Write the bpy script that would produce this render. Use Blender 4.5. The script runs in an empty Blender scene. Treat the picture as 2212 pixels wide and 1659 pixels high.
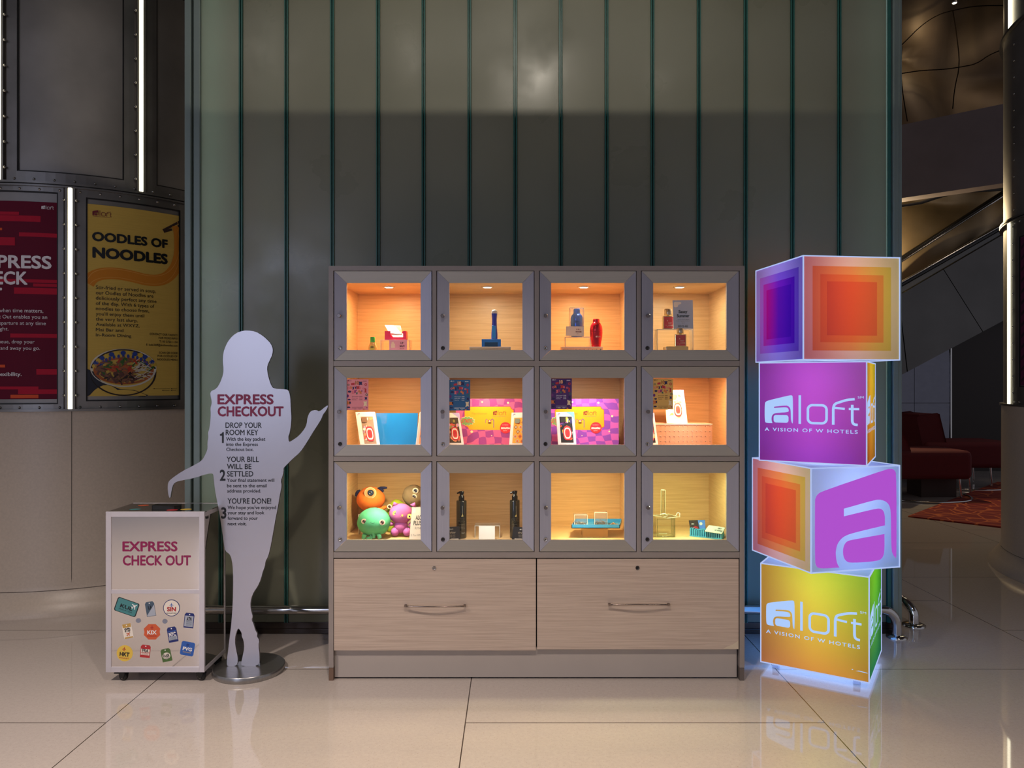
import bpy, math, random
from mathutils import Vector, Matrix, noise as mnoise
from mathutils.geometry import tessellate_polygon
random.seed(7)
# ------------------------------------------------------------ camera, world, light
F, CH, HY, CX = 1600.0, 1.5, 824.0, 1106.0      # focal length in pixels, eye height, horizon row, centre column
SC = bpy.context.scene
COL = SC.collection
cam_d = bpy.data.cameras.new('camera'); cam = bpy.data.objects.new('camera', cam_d); COL.objects.link(cam)
cam.location = (0, 0, CH); cam.rotation_euler = (math.pi/2, 0, 0)
cam_d.sensor_width = 36; cam_d.lens = 36*F/2212; cam_d.shift_y = -5.5/2212; cam_d.clip_start = .05
SC.camera = cam
vs = SC.view_settings
vs.view_transform = 'Standard'; vs.look = 'None'; vs.gamma = 1; vs.use_curve_mapping = False; vs.exposure = 0.0
w = bpy.data.worlds.new('world'); SC.world = w; w.use_nodes = True
w.node_tree.nodes['Background'].inputs[0].default_value = (.80, .80, .92, 1)
w.node_tree.nodes['Background'].inputs[1].default_value = .29
SC.cycles.use_denoising = True
SC.cycles.max_bounces = 8; SC.cycles.transparent_max_bounces = 16
SC.cycles.sample_clamp_indirect = 4.0

def light(kind, name, loc, power, color=(1, 1, 1), target=None, size=.1, size_y=None, spot=None, blend=.5, shape='DISK'):
    d = bpy.data.lights.new(name, kind); d.energy = power; d.color = color
    if kind == 'AREA':
        d.shape = shape; d.size = size
        if size_y: d.size_y = size_y
    else: d.shadow_soft_size = size
    if kind == 'SPOT': d.spot_size = math.radians(spot or 60); d.spot_blend = blend
    o = bpy.data.objects.new(name, d); COL.objects.link(o); o.location = loc
    if target is not None:
        o.rotation_euler = (Vector(target)-Vector(loc)).to_track_quat('-Z', 'Y').to_euler()
    return o
# cool area light added behind the camera to tint the metals bluish
light('AREA', 'cool_fill', (-4.3, -5.0, 2.7), 72, (.62, .70, 1), (-1.2, 4, 1.1), 1.5, 3.2, shape='RECTANGLE')
# warm downlights over the foreground floor
for x, y, p in ((-2.5, 1.6, 430), (-.2, 1.4, 240), (2.2, 1.3, 165)):
    light('SPOT', 'downlight', (x, y, 3.52), p, (1, .86, .77), (x, y+.05, 0), .06, spot=116, blend=.9)
# lamps above the added slab that wash the top of the glass wall
for x, p in ((-2.3, 14), (-.95, 14), (.18, 60), (1.5, 8)):
    light('SPOT', 'wall_washer', (x, 1.55, 4.59), p, (1, .90, .76), (x*1.02, 4.4, 3.5), .05, spot=80, blend=.9)
# ------------------------------------------------------------ helpers
def at(px, py, Y): return Vector(((px-CX)*Y/F, Y, CH-(py-HY)*Y/F))
def lin(c):
    c = c/255.0
    return c/12.92 if c <= .04045 else ((c+.055)/1.055)**2.4
def rgb(r, g, b): return (lin(r), lin(g), lin(b))
MATS = {}
def mat(name, base=(.5, .5, .5), rough=.5, metal=0, coat=0, emit=None, es=0, var=.06, vscale=14, stretch=(1, 1, 1), bump=0, bscale=200, aniso=0, tangent=None, spec=.5, alpha=None):
    if name in MATS: return MATS[name]
    m = bpy.data.materials.new(name); m.use_nodes = True; nt = m.node_tree; N = nt.nodes; L = nt.links
    b = N['Principled BSDF']
    b.inputs['Roughness'].default_value = rough; b.inputs['Metallic'].default_value = metal
    b.inputs['Coat Weight'].default_value = coat; b.inputs['Coat Roughness'].default_value = .04
    b.inputs['Specular IOR Level'].default_value = spec
    b.inputs['Anisotropic'].default_value = aniso
    g = N.new('ShaderNodeNewGeometry'); mp = N.new('ShaderNodeMapping'); L.new(g.outputs['Position'], mp.inputs[0])
    mp.inputs['Scale'].default_value = stretch
    no = N.new('ShaderNodeTexNoise'); L.new(mp.outputs[0], no.inputs[0]); no.inputs['Scale'].default_value = vscale; no.inputs['Detail'].default_value = 5
    mx = N.new('ShaderNodeMix'); mx.data_type = 'RGBA'
    L.new(no.outputs[0], mx.inputs[0])
    mx.inputs[6].default_value = (*[max(0, c*(1-var*2)) for c in base], 1)
    mx.inputs[7].default_value = (*[min(1, c*(1+var*2)) for c in base], 1)
    L.new(mx.outputs[2], b.inputs['Base Color'])
    if emit: b.inputs['Emission Color'].default_value = (*emit, 1); b.inputs['Emission Strength'].default_value = es
    if bump:
        n2 = N.new('ShaderNodeTexNoise'); n2.inputs['Scale'].default_value = bscale; L.new(mp.outputs[0], n2.inputs[0])
        bp = N.new('ShaderNodeBump'); bp.inputs['Strength'].default_value = bump; bp.inputs['Distance'].default_value = .01
        L.new(n2.outputs[0], bp.inputs['Height']); L.new(bp.outputs[0], b.inputs['Normal'])
    if tangent:
        cx = N.new('ShaderNodeCombineXYZ')
        for i in range(3): cx.inputs[i].default_value = tangent[i]
        L.new(cx.outputs[0], b.inputs['Tangent'])
    MATS[name] = m; return m
def ematte(name, c, s=1.0): return mat(name, (0.02, .02, .02), .6, emit=c, es=s)
def flat(name, r, g, b, rough=.55, **k): return mat(name, rgb(r, g, b), rough, var=.02, **k)

def glassy(name, tint=(1, 1, 1), gl=.08, edge=.55, rough=.02, blend=.25, milk=0.0, milkc=(1, 1, 1)):
    """thin clear sheet: transparent seen straight on, shiny at a slant"""
    if name in MATS: return MATS[name]
    m = bpy.data.materials.new(name); m.use_nodes = True; nt = m.node_tree; N = nt.nodes; L = nt.links
    N.remove(N['Principled BSDF']); out = N['Material Output']
    t = N.new('ShaderNodeBsdfTransparent'); t.inputs[0].default_value = (*tint, 1)
    g = N.new('ShaderNodeBsdfGlossy'); g.inputs['Roughness'].default_value = rough
    lw = N.new('ShaderNodeLayerWeight'); lw.inputs[0].default_value = blend
    mr = N.new('ShaderNodeMapRange'); L.new(lw.outputs['Fresnel'], mr.inputs[0]); mr.inputs[3].default_value = gl; mr.inputs[4].default_value = edge
    mx = N.new('ShaderNodeMixShader'); L.new(mr.outputs[0], mx.inputs[0]); L.new(t.outputs[0], mx.inputs[1]); L.new(g.outputs[0], mx.inputs[2])
    last = mx
    if milk:
        d = N.new('ShaderNodeBsdfDiffuse'); d.inputs[0].default_value = (*milkc, 1)
        m2 = N.new('ShaderNodeMixShader'); m2.inputs[0].default_value = milk; L.new(mx.outputs[0], m2.inputs[1]); L.new(d.outputs[0], m2.inputs[2]); last = m2
    L.new(last.outputs[0], out.inputs[0])
    MATS[name] = m; return m

ORG = {}
def org(o): return ORG.get(o.name, Vector((0, 0, 0))) if o else Vector((0, 0, 0))
def tag(o, label=None, cat=None, group=None, kind=None):
    if label: o['label'] = label
    if cat: o['category'] = cat
    if group: o['group'] = group
    if kind: o['kind'] = kind
    return o
def thing(name, loc, label=None, cat=None, group=None, kind=None):
    o = bpy.data.objects.new(name, None); COL.objects.link(o); o.location = loc; o.empty_display_size = .05
    ORG[o.name] = Vector(loc); return tag(o, label, cat, group, kind)

class MB:
    def __init__(s): s.v = []; s.f = []; s.m = []; s.s = []
    def add(s, vs_, fs, mi=0, sm=False):
        b = len(s.v); s.v += [Vector(v) for v in vs_]
        for f in fs: s.f.append([b+i for i in f]); s.m.append(mi); s.s.append(sm)
        return s
    def box(s, x0, y0, z0, x1, y1, z1, mi=0, M=None):
        V = [Vector(p) for p in ((x0, y0, z0), (x1, y0, z0), (x1, y1, z0), (x0, y1, z0), (x0, y0, z1), (x1, y0, z1), (x1, y1, z1), (x0, y1, z1))]
        if M is not None: V = [M @ v for v in V]
        return s.add(V, [(0, 3, 2, 1), (4, 5, 6, 7), (0, 1, 5, 4), (1, 2, 6, 5), (2, 3, 7, 6), (3, 0, 4, 7)], mi)
    def hexa(s, P, mi=0):      # eight corners, bottom ring then top ring
        return s.add(P, [(0, 3, 2, 1), (4, 5, 6, 7), (0, 1, 5, 4), (1, 2, 6, 5), (2, 3, 7, 6), (3, 0, 4, 7)], mi)
    def prism(s, poly, fn, h0, h1, mi=0):    # poly in 2d, fn(u,v,h) -> 3d
        n = len(poly); tr = tessellate_polygon([[Vector((p[0], p[1], 0)) for p in poly]])
        V = [fn(p[0], p[1], h0) for p in poly]+[fn(p[0], p[1], h1) for p in poly]
        fs = [tuple(t) for t in tr]+[tuple(n+i for i in reversed(t)) for t in tr]+[(i, (i+1) % n, n+(i+1) % n, n+i) for i in range(n)]
        return s.add(V, fs, mi)
    def poly(s, loops, fn, h=0, mi=0):
        flatl = [p for l in loops for p in l]
        tr = tessellate_polygon([[Vector((p[0], p[1], 0)) for p in l] for l in loops])
        return s.add([fn(p[0], p[1], h) for p in flatl], [tuple(t) for t in tr], mi)
    def lathe(s, prof, c=(0, 0, 0), n=24, mi=0, sm=True, M=None, cap=True):
        c = Vector(c); V = []; fs = []
        for r, z in prof:
            for i in range(n):
                a = 2*math.pi*i/n; p = Vector((r*math.cos(a), r*math.sin(a), z))
                V.append((M @ p if M is not None else p)+c)
        for k in range(len(prof)-1):
            for i in range(n):
                j = (i+1) % n; fs.append((k*n+i, k*n+j, (k+1)*n+j, (k+1)*n+i))
        s.add(V, fs, mi, sm)
        if cap:
            s.add([V[i] for i in range(n)], [tuple(reversed(range(n)))], mi)
            s.add([V[(len(prof)-1)*n+i] for i in range(n)], [tuple(range(n))], mi)
        return s
    def tube(s, pts, r, n=10, mi=0, rs=None):
        P = [Vector(p) for p in pts]; V = []; fs = []; up = None
        for k, p in enumerate(P):
            t = (P[min(k+1, len(P)-1)]-P[max(k-1, 0)]).normalized()
            if up is None: up = t.orthogonal().normalized()
            up = (up-t*up.dot(t)).normalized(); w_ = t.cross(up); rr = rs[k] if rs else r
            for i in range(n):
                a = 2*math.pi*i/n; V.append(p+up*(math.cos(a)*rr)+w_*(math.sin(a)*rr))
        for k in range(len(P)-1):
            for i in range(n):
                j = (i+1) % n; fs.append((k*n+i, k*n+j, (k+1)*n+j, (k+1)*n+i))
        s.add(V, fs, mi, True)
        s.add([V[i] for i in range(n)], [tuple(reversed(range(n)))], mi); s.add([V[-n+i] for i in range(n)], [tuple(range(n))], mi)
        return s
    def ball(s, c, rx, ry=None, rz=None, n=24, mi=0, bump=0, M=None, power=1.0, seed=0):
        ry = ry or rx; rz = rz or rx; c = Vector(c); V = []; fs = []; m = n//2
        for k in range(m+1):
            th = math.pi*k/m
            for i in range(n):
                a = 2*math.pi*i/n
                d = Vector((math.sin(th)*math.cos(a), math.sin(th)*math.sin(a), math.cos(th)))
                f = 1+bump*mnoise.noise(d*2.3+Vector((seed, 0, 0)))
                p = Vector((d.x*rx, d.y*ry, d.z*rz))*f
                V.append(c+(M @ p if M is not None else p))
        for k in range(m):
            for i in range(n):
                j = (i+1) % n; fs.append((k*n+i, (k+1)*n+i, (k+1)*n+j, k*n+j))
        return s.add(V, fs, mi, True)
    def stroke(s, pts, wd, fn, h=0, mi=0, closed=False):
        P = [Vector((p[0], p[1])) for p in pts]; n = len(P); A = []; B = []
        for k in range(n):
            if closed: a, b = P[k-1], P[(k+1) % n]
            else: a, b = P[max(k-1, 0)], P[min(k+1, n-1)]
            d1 = (P[k]-a); d2 = (b-P[k])
            if d1.length < 1e-9: d1 = d2
            if d2.length < 1e-9: d2 = d1
            d1.normalize(); d2.normalize()
            n1 = Vector((-d1.y, d1.x)); n2 = Vector((-d2.y, d2.x)); m_ = (n1+n2)
            if m_.length < 1e-6: m_ = n1
            m_.normalize(); q = wd/2/max(.45, m_.dot(n1))
            A.append(P[k]+m_*q); B.append(P[k]-m_*q)
        V = [fn(p.x, p.y, h) for p in A+B]; rng = n if closed else n-1
        return s.add(V, [(k, (k+1) % n, n+(k+1) % n, n+k) for k in range(rng)], mi)
    def build(s, name, mats, parent=None, bev=0, seg=2, sub=0):
        me = bpy.data.meshes.new(name); o0 = org(parent)
        me.from_pydata([v-o0 for v in s.v], [], s.f)
        if not isinstance(mats, (list, tuple)): mats = [mats]
        for m in mats: me.materials.append(m)
        for i, p in enumerate(me.polygons): p.material_index = s.m[i]; p.use_smooth = s.s[i]
        me.update()
        o = bpy.data.objects.new(name, me); COL.objects.link(o)
        if parent: o.parent = parent; ORG[o.name] = o0
        else: ORG[o.name] = Vector((0, 0, 0))
        if bev:
            b = o.modifiers.new('bevel', 'BEVEL'); b.width = bev; b.segments = seg; b.limit_method = 'ANGLE'
        if sub: b = o.modifiers.new('sub', 'SUBSURF'); b.levels = sub; b.render_levels = sub
        return o
class Sheet(MB):
    """a printed thing: the print stays inside the mesh of the thing it is printed on"""
    def __init__(s): super().__init__(); s.mats = []
    def merge(s, mb, mats):
        if not isinstance(mats, (list, tuple)): mats = [mats]
        ids = []
        for m in mats:
            if m not in s.mats: s.mats.append(m)
            ids.append(s.mats.index(m))
        b = len(s.v); s.v += mb.v
        for f, mi, sm in zip(mb.f, mb.m, mb.s): s.f.append([b+i for i in f]); s.m.append(ids[mi]); s.s.append(sm)
        return s
    def done(s, name, parent=None, **k): return s.build(name, s.mats, parent, **k)
def base_origin(o):
    """move a top level mesh's origin to the middle of its underside"""
    me = o.data; xs = [v.co for v in me.vertices]
    c = Vector(((min(v.x for v in xs)+max(v.x for v in xs))/2, (min(v.y for v in xs)+max(v.y for v in xs))/2, min(v.z for v in xs)))
    me.transform(Matrix.Translation(-c)); o.location = c; return o

def rrect(x0, y0, x1, y1, r, n=6):
    P = []
    for cx_, cy_, a0 in ((x1-r, y1-r, 0), (x0+r, y1-r, 90), (x0+r, y0+r, 180), (x1-r, y0+r, 270)):
        for k in range(n+1):
            a = math.radians(a0+90*k/n); P.append((cx_+r*math.cos(a), cy_+r*math.sin(a)))
    return P
def ell(cx_, cy_, rx, ry, n=28, a0=0, a1=360):
    return [(cx_+rx*math.cos(math.radians(a0+(a1-a0)*k/n)), cy_+ry*math.sin(math.radians(a0+(a1-a0)*k/n))) for k in range(n if a1-a0 == 360 else n+1)]
def smooth(pts, it=2, closed=False):
    P = [Vector((p[0], p[1])) for p in pts]
    for _ in range(it):
        Q = [] if closed else [P[0]]; n = len(P)
        for k in range(n if closed else n-1):
            a, b = P[k], P[(k+1) % n]; Q += [a*.75+b*.25, a*.25+b*.75]
        if not closed: Q.append(P[-1])
        P = Q
    return [(p.x, p.y) for p in P]

def plane(O, U=(1, 0, 0), V=(0, 0, 1), Nn=(0, -1, 0)):
    O, U, V, Nn = Vector(O), Vector(U).normalized(), Vector(V).normalized(), Vector(Nn).normalized()
    return lambda u, v, h=0: O+U*u+V*v+Nn*h
def pxplane(Y, k=1):      # u, v are photo pixels measured on the vertical plane at distance Y
    return lambda u, v, h=0: at(u, v, Y)+Vector((0, -h, 0))

FONT = {}
def glyphs(txt, bold=0.0, shear=0.0, spacing=1.0):
    key = (txt, bold, shear, spacing)
    if key in FONT: return FONT[key]
    c = bpy.data.curves.new('t', 'FONT'); c.body = txt; c.size = 1; c.offset = bold; c.shear = shear; c.resolution_u = 3; c.space_character = spacing
    c.fill_mode = 'FRONT' if hasattr(c, 'fill_mode') else c.fill_mode
    o = bpy.data.objects.new('t', c); COL.objects.link(o)
    dg = bpy.context.evaluated_depsgraph_get(); dg.update()
    me = bpy.data.meshes.new_from_object(o.evaluated_get(dg))
    V = [(v.co.x, v.co.y) for v in me.vertices]; Fs = [tuple(p.vertices) for p in me.polygons]
    bpy.data.objects.remove(o); bpy.data.curves.remove(c); bpy.data.meshes.remove(me)
    FONT[key] = (V, Fs); return V, Fs
def caph():
    V, _ = glyphs('H'); return max(v[1] for v in V)
def text(mb, txt, fn, *a, **k):
    if txt == '1':
        u0, u1, vt, vb, h = a[:5]; W = u1-u0; H = vb-vt
        mb.poly([[(u0+W*.52, vb), (u1, vb), (u1, vt), (u0+W*.70, vt), (u0+W*.45, vt+H*.13), (u0, vt+H*.19), (u0, vt+H*.33), (u0+W*.52, vt+H*.33)]], fn, h, a[5] if len(a) > 5 else 0); return
    text_(mb, txt, fn, *a, **k)
def text_(mb, txt, fn, u0, u1, vt, vb, h=0, mi=0, bold=0.0, shear=0.0, spacing=1.0):
    """text whose glyphs span u0..u1 with capitals from vb (baseline) up to vt"""
    V, Fs = glyphs(txt, 0.0, shear, spacing); ch = caph()
    x0 = min(v[0] for v in V); x1 = max(v[0] for v in V)
    offs = [(0, 0)]; bold = min(bold, .05)
    if bold: offs = [(bold*math.cos(i*math.pi/4), bold*math.sin(i*math.pi/4)) for i in range(0, 8, 1 if bold > .02 else 2)]
    W = x1-x0+2*bold; H = ch+2*bold
    for k, (dx, dy) in enumerate(offs):     # heavier weights are laid down as slightly shifted strokes
        mb.add([fn(u0+(v[0]+dx+bold-x0)/W*(u1-u0), vb+(v[1]+dy+bold)/H*(vt-vb), h+k*.00003) for v in V], Fs, mi)

# the hotel word mark, drawn in a frame one unit wide, y up
def logo(mb, fn, u0, v0, W, mi=0, h=0, tag_=True, sm=True, gh=None, gmi=None, mirror=False, vs_=1.0):
    f = lambda u, v, hh=0: fn(u0+u*W, v0+v*W*vs_, hh)
    badge = smooth([(.0, .02), (.0, .235), (.03, .265), (.28, .33), (.312, .315), (.312, .03), (.296, .0)], 0)
    badge = [(.0, .035), (.0, .22), (.01, .245), (.04, .262), (.27, .322), (.30, .325), (.312, .308), (.312, .0), (.298, .03), (.293, .06)]
    # white a-shape cut out by grooves: three separate filled regions
    # region 1: upper-left body of the badge with the terminal slot
    r1 = [(.015, .0), (.0, .02), (.0, .22), (.01, .245), (.04, .262), (.27, .322), (.30, .325), (.312, .308), (.312, .02), (.306, .0), (.296, .02), (.290, .05),
          (.288, .150), (.280, .180), (.262, .200), (.235, .208), (.105, .190), (.105, .176), (.235, .188), (.258, .176), (.266, .158), (.266, .130), (.14, .120), (.098, .108), (.082, .085), (.076, .055), (.080, .02), (.088, .0)]
    _s = {(.296, .02), (.306, .0), (.105, .190), (.105, .176), (.088, .0)}; _q = []
    for p in r1: _q += [p, p] if p in _s else [p]
    mb.poly([smooth(_q, 2 if W > .1 else 1, True)], f, h, mi)
    r2 = rrect(.100, .008, .264, .096, .028); mb.poly([r2], f, h, mi)
    st = .027
    mb.poly([[(.372, .0), (.372+st, .0), (.372+st, .325), (.372, .325)]], f, h, mi)
    mb.stroke(rrect(.472, .012, .668, .215, .05), st, f, h, mi, closed=True)
    mb.stroke([(.737, .0)]+smooth([(.737, .12), (.737, .195), (.755, .235), (.81, .255), (.88, .280), (.955, .287)], 2), st, f, h, mi)
    mb.stroke([(.745, .190), (.855, .178)], st*.9, f, h, mi)
    mb.stroke([(.930, .225)]+smooth([(.930, .10), (.930, .03), (.950, .008), (.985, .005)], 2), st, f, h, mi)
    mb.stroke([(.895, .178), (1.0, .178)], st*.9, f, h, mi)
    if tag_: text(mb, 'A VISION OF W HOTELS', f, .0, .985, -.052, -.092, h, mi, bold=.012, spacing=1.25)
    if sm: text(mb, 'SM', f, .985, 1.045, .32, .295, h, mi)
# ------------------------------------------------------------ materials
def m_floor():
    m = mat('polished_tile', rgb(186, 175, 167), .035, var=.05, vscale=60, spec=.6)
    nt = m.node_tree; N = nt.nodes; L = nt.links; b = N['Principled BSDF']
    g = N.new('ShaderNodeNewGeometry'); sp = N.new('ShaderNodeSeparateXYZ'); L.new(g.outputs['Position'], sp.inputs[0])
    def M(op, a, bb=None, c=None):
        n = N.new('ShaderNodeMath'); n.operation = op
        for i, x in enumerate((a, bb, c)):
            if x is None: continue
            if isinstance(x, (int, float)): n.inputs[i].default_value = x
            else: L.new(x, n.inputs[i])
        return n.outputs[0]
    u = M('DIVIDE', M('ADD', sp.outputs[0], 1.785), 1.58); c = M('FLOOR', u); fu = M('SUBTRACT', u, c)
    odd = M('ABSOLUTE', M('MODULO', M('ADD', c, 21), 2))          # 1 for even strips
    v = M('DIVIDE', M('SUBTRACT', M('SUBTRACT', sp.outputs[1], 3.255), M('MULTIPLY', odd, .605)), 1.21)
    fv = M('SUBTRACT', v, M('FLOOR', v))
    du = M('MULTIPLY', M('MINIMUM', fu, M('SUBTRACT', 1, fu)), 1.58); dv = M('MULTIPLY', M('MINIMUM', fv, M('SUBTRACT', 1, fv)), 1.21)
    d = M('MINIMUM', du, dv); ln = M('LESS_THAN', d, .0024)
    old = b.inputs['Base Color'].links[0].from_socket
    # fine speckle of the terrazzo-like tile
    vo = N.new('ShaderNodeTexNoise'); L.new(g.outputs['Position'], vo.inputs[0]); vo.inputs['Scale'].default_value = 170; vo.inputs['Detail'].default_value = 3
    r = N.new('ShaderNodeValToRGB'); L.new(vo.outputs[0], r.inputs[0]); r.color_ramp.elements[0].position = .28; r.color_ramp.elements[0].color = (.70, .66, .62, 1); r.color_ramp.elements[1].position = .40
    mm = N.new('ShaderNodeMix'); mm.data_type = 'RGBA'; mm.blend_type = 'MULTIPLY'; mm.inputs[0].default_value = .8; L.new(old, mm.inputs[6]); L.new(r.outputs[0], mm.inputs[7])
    m2 = N.new('ShaderNodeMix'); m2.data_type = 'RGBA'; L.new(ln, m2.inputs[0]); L.new(mm.outputs[2], m2.inputs[6]); m2.inputs[7].default_value = (*rgb(62, 50, 42), 1)
    L.new(m2.outputs[2], b.inputs['Base Color'])
    return m
def m_wood(name, base, dark, sc=(1.2, 3, 26), rough=.45, vs_=2.0, contrast=1.0):
    m = bpy.data.materials.new(name); m.use_nodes = True; nt = m.node_tree; N = nt.nodes; L = nt.links; b = N['Principled BSDF']
    g = N.new('ShaderNodeNewGeometry'); mp = N.new('ShaderNodeMapping'); L.new(g.outputs['Position'], mp.inputs[0]); mp.inputs['Scale'].default_value = sc
    n0 = N.new('ShaderNodeTexNoise'); L.new(mp.outputs[0], n0.inputs[0]); n0.inputs['Scale'].default_value = vs_; n0.inputs['Detail'].default_value = 7; n0.inputs['Roughness'].default_value = .62; n0.inputs['Distortion'].default_value = .5
    r = N.new('ShaderNodeValToRGB'); L.new(n0.outputs[0], r.inputs[0])
    r.color_ramp.elements[0].position = .36; r.color_ramp.elements[0].color = (*dark, 1); r.color_ramp.elements[1].position = .60; r.color_ramp.elements[1].color = (*base, 1)
    L.new(r.outputs[0], b.inputs['Base Color']); b.inputs['Roughness'].default_value = rough
    MATS[name] = m; return m
FLOOR = m_floor()
OAK = m_wood('oak_veneer', (.65, .435, .225), (.55, .355, .17), (1.6, 3, 46), .42, 2.6)
ASH = m_wood('pale_ash_laminate', rgb(200, 180, 163), rgb(182, 161, 145), (1.1, 3, 44), .42, 2.6)
ALU_H = mat('brushed_aluminium_crosswise', rgb(178, 168, 153), .42, .45, var=.05, vscale=6, stretch=(1, 1, 90), aniso=.75, tangent=(1, 0, 0))  # warm tint in the colour stands in for reflected warm light
ALU_V = mat('brushed_aluminium_upright', rgb(172, 172, 186), .42, .5, var=.05, vscale=6, stretch=(90, 1, 1), aniso=.75, tangent=(0, 0, 1))  # bluish tint in the colour stands in for reflected cool light
BLACK = flat('black_rubber', 14, 13, 13, .5); DARKGAP = flat('dark_recess', 20, 14, 14, .8)
CHROME = mat('chrome', (.62, .60, .58), .12, 1, var=.02)
STEEL = mat('dull_steel', (.30, .29, .28), .32, .95, var=.1, vscale=3)
DSTEEL = mat('dark_patinated_steel', (.26, .24, .22), .48, .8, var=.22, vscale=2.2, bump=.05, bscale=9)
DSTEEL2 = mat('dark_steel_frame', (.22, .205, .19), .38, .85, var=.2, vscale=5)
STONE = mat('beige_stone_cladding', rgb(190, 174, 156), .38, var=.07, vscale=70)
CREAM = flat('white_acrylic_trim', 214, 212, 222, .35)
WHITE = flat('white_card', 236, 234, 232, .5)
RED = flat('red_print', 200, 32, 48); MAG = flat('magenta_lettering', 128, 18, 66, .4); INK = flat('black_ink', 12, 14, 20, .4)
CLEAR = glassy('clear_acrylic', (1, 1, 1), .06, .75, .03, .35, .03)
CLEAREDGE = glassy('acrylic_edge', (.97, .97, .97), .30, .9, .15, .5, .75, (.97, .97, .97))
PANE = glassy('door_glass', (.985, .99, .985), .02, .5, .0, .12)

# ------------------------------------------------------------ floor, ceiling, glass wall
o = MB().box(-7, -6.5, -.12, 11, 16, 0).build('floor', FLOOR); tag(o, 'polished beige stone tile floor with thin dark joints', 'floor', kind='structure')
CEIL = mat('dark_ceiling', rgb(74, 66, 58), .6)
o = MB().box(-7, -6.5, 7.4, 11, 16, 7.55).build('ceiling', CEIL); tag(o, 'high dark ceiling of the lobby', 'ceiling', kind='structure')
DWALL = mat('dim_rear_plaster', rgb(64, 55, 48), .6)
o = MB().box(-7, 15.85, 0, 11, 16, 7.4).build('wall_rear', DWALL); tag(o, 'dim brown wall at the far end of the lobby', 'wall', kind='structure')
# unseen slab added above the frame to cut light off the glass wall
SLABM = mat('slab_paint', rgb(70, 66, 60), .6)
o = MB().box(-3.6, -1.5, 3.55, 4.2, 3.35, 3.65).build('light_cut_slab', SLABM); tag(o, 'unseen flat slab added in front of the glass wall to cut its light', 'ceiling', kind='structure')
YW = 4.40
PLANK = mat('frosted_channel_glass', rgb(146, 146, 124), .46, var=.12, vscale=1.4, spec=.6, bump=.012, bscale=300)
_n = PLANK.node_tree; _t = _n.nodes.new('ShaderNodeTexNoise'); _t.inputs['Scale'].default_value = 2.2; _t.inputs['Detail'].default_value = 6
_g = _n.nodes.new('ShaderNodeNewGeometry'); _n.links.new(_g.outputs['Position'], _t.inputs[0])
_r = _n.nodes.new('ShaderNodeMapRange'); _r.inputs[1].default_value = .3; _r.inputs[2].default_value = .7; _r.inputs[3].default_value = .24; _r.inputs[4].default_value = .50
_n.links.new(_t.outputs[0], _r.inputs[0]); _n.links.new(_r.outputs[0], _n.nodes['Principled BSDF'].inputs['Roughness'])
_o = _n.nodes['Material Output']; _tr = _n.nodes.new('ShaderNodeBsdfTranslucent'); _tr.inputs[0].default_value = (.68, .82, .74, 1); _mx = _n.nodes.new('ShaderNodeMixShader'); _mx.inputs[0].default_value = .22
_n.links.new(_n.nodes['Principled BSDF'].outputs[0], _mx.inputs[1]); _n.links.new(_tr.outputs[0], _mx.inputs[2]); _n.links.new(_mx.outputs[0], _o.inputs[0])
FLANGE = mat('green_glass_edge', rgb(46, 104, 94), .35, var=.1)
POSTM = mat('grey_green_post', rgb(128, 142, 136), .45, .4, var=.08, vscale=3)
wall = thing('wall_back', (0, YW, 0), 'tall wall of greenish frosted channel glass planks behind the display cabinet', 'wall', kind='structure')
XS = [430, 521, 619, 718, 817, 915, 1014, 1113, 1211, 1310, 1409, 1509, 1610, 1711, 1812, 1918]
ZB, ZT = .07, 5.2
wx = [(p-CX)*YW/F for p in XS]
for i in range(len(wx)-1):
    g_ = .010 if i else 0
    MB().box(wx[i]+.010, YW, ZB, wx[i+1]-.010, YW+.012, ZT).build('glass_plank', PLANK, wall, bev=.003)
    if i:
        mb = MB()
        for dx in (-.0105, .0035): mb.box(wx[i]+dx, YW-.012, ZB, wx[i]+dx+.007, YW+.05, ZT)
        mb.box(wx[i]-.0035, YW+.012, ZB, wx[i]+.0035, YW+.03, ZT)
        mb.build('glass_joint', FLANGE, wall)
MB().box(wx[0]-.075, YW-.03, ZB, wx[0]-.035, YW+.08, ZT).box(wx[0]-.03, YW-.015, ZB, wx[0]+.013, YW+.08, ZT).build('end_post', POSTM, wall, bev=.006)
MB().box(wx[-1]-.006, YW-.012, ZB, wx[-1]+.012, YW+.03, ZT).build('glass_joint', FLANGE, wall)
MB().box(wx[-1]+.016, YW-.03, ZB, wx[-1]+.05, YW+.10, ZT).box(wx[-1]+.052, YW-.02, ZB, wx[-1]+.075, YW+.10, ZT).build('end_post', POSTM, wall, bev=.006)
MB().box(wx[0]-.08, YW+.16, ZB, wx[-1]+.06, YW+.19, ZT).build('backing_panel', mat('dark_green_backing', rgb(26, 34, 30), .6), wall)
kb = MB().box(wx[0]-.08, YW-.001, 0, wx[-1]+.08, YW+.20, .03).box(wx[0]-.08, YW-.003, .03, wx[-1]+.08, YW+.20, .07)
kb.build('base_kerb', mat('kerb_metal', rgb(70, 60, 54), .25, .6), wall, bev=.004)
# light tubes standing in the cavity behind the first and last planks
for xx, tx, pw in ((wx[0]+.05, wx[0]+.12, 5.0), (wx[-1]-.05, wx[-1]-.12, 1.8)):
    light('AREA', 'cavity_tube', (xx, YW+.13, 2.9), pw, (.80, 1, .93), (tx, YW, 2.9), .05, 4.4, shape='RECTANGLE').rotation_euler = (Vector((tx-xx, -.13, 0)).to_track_quat('-Z', 'Y').to_euler())
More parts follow.
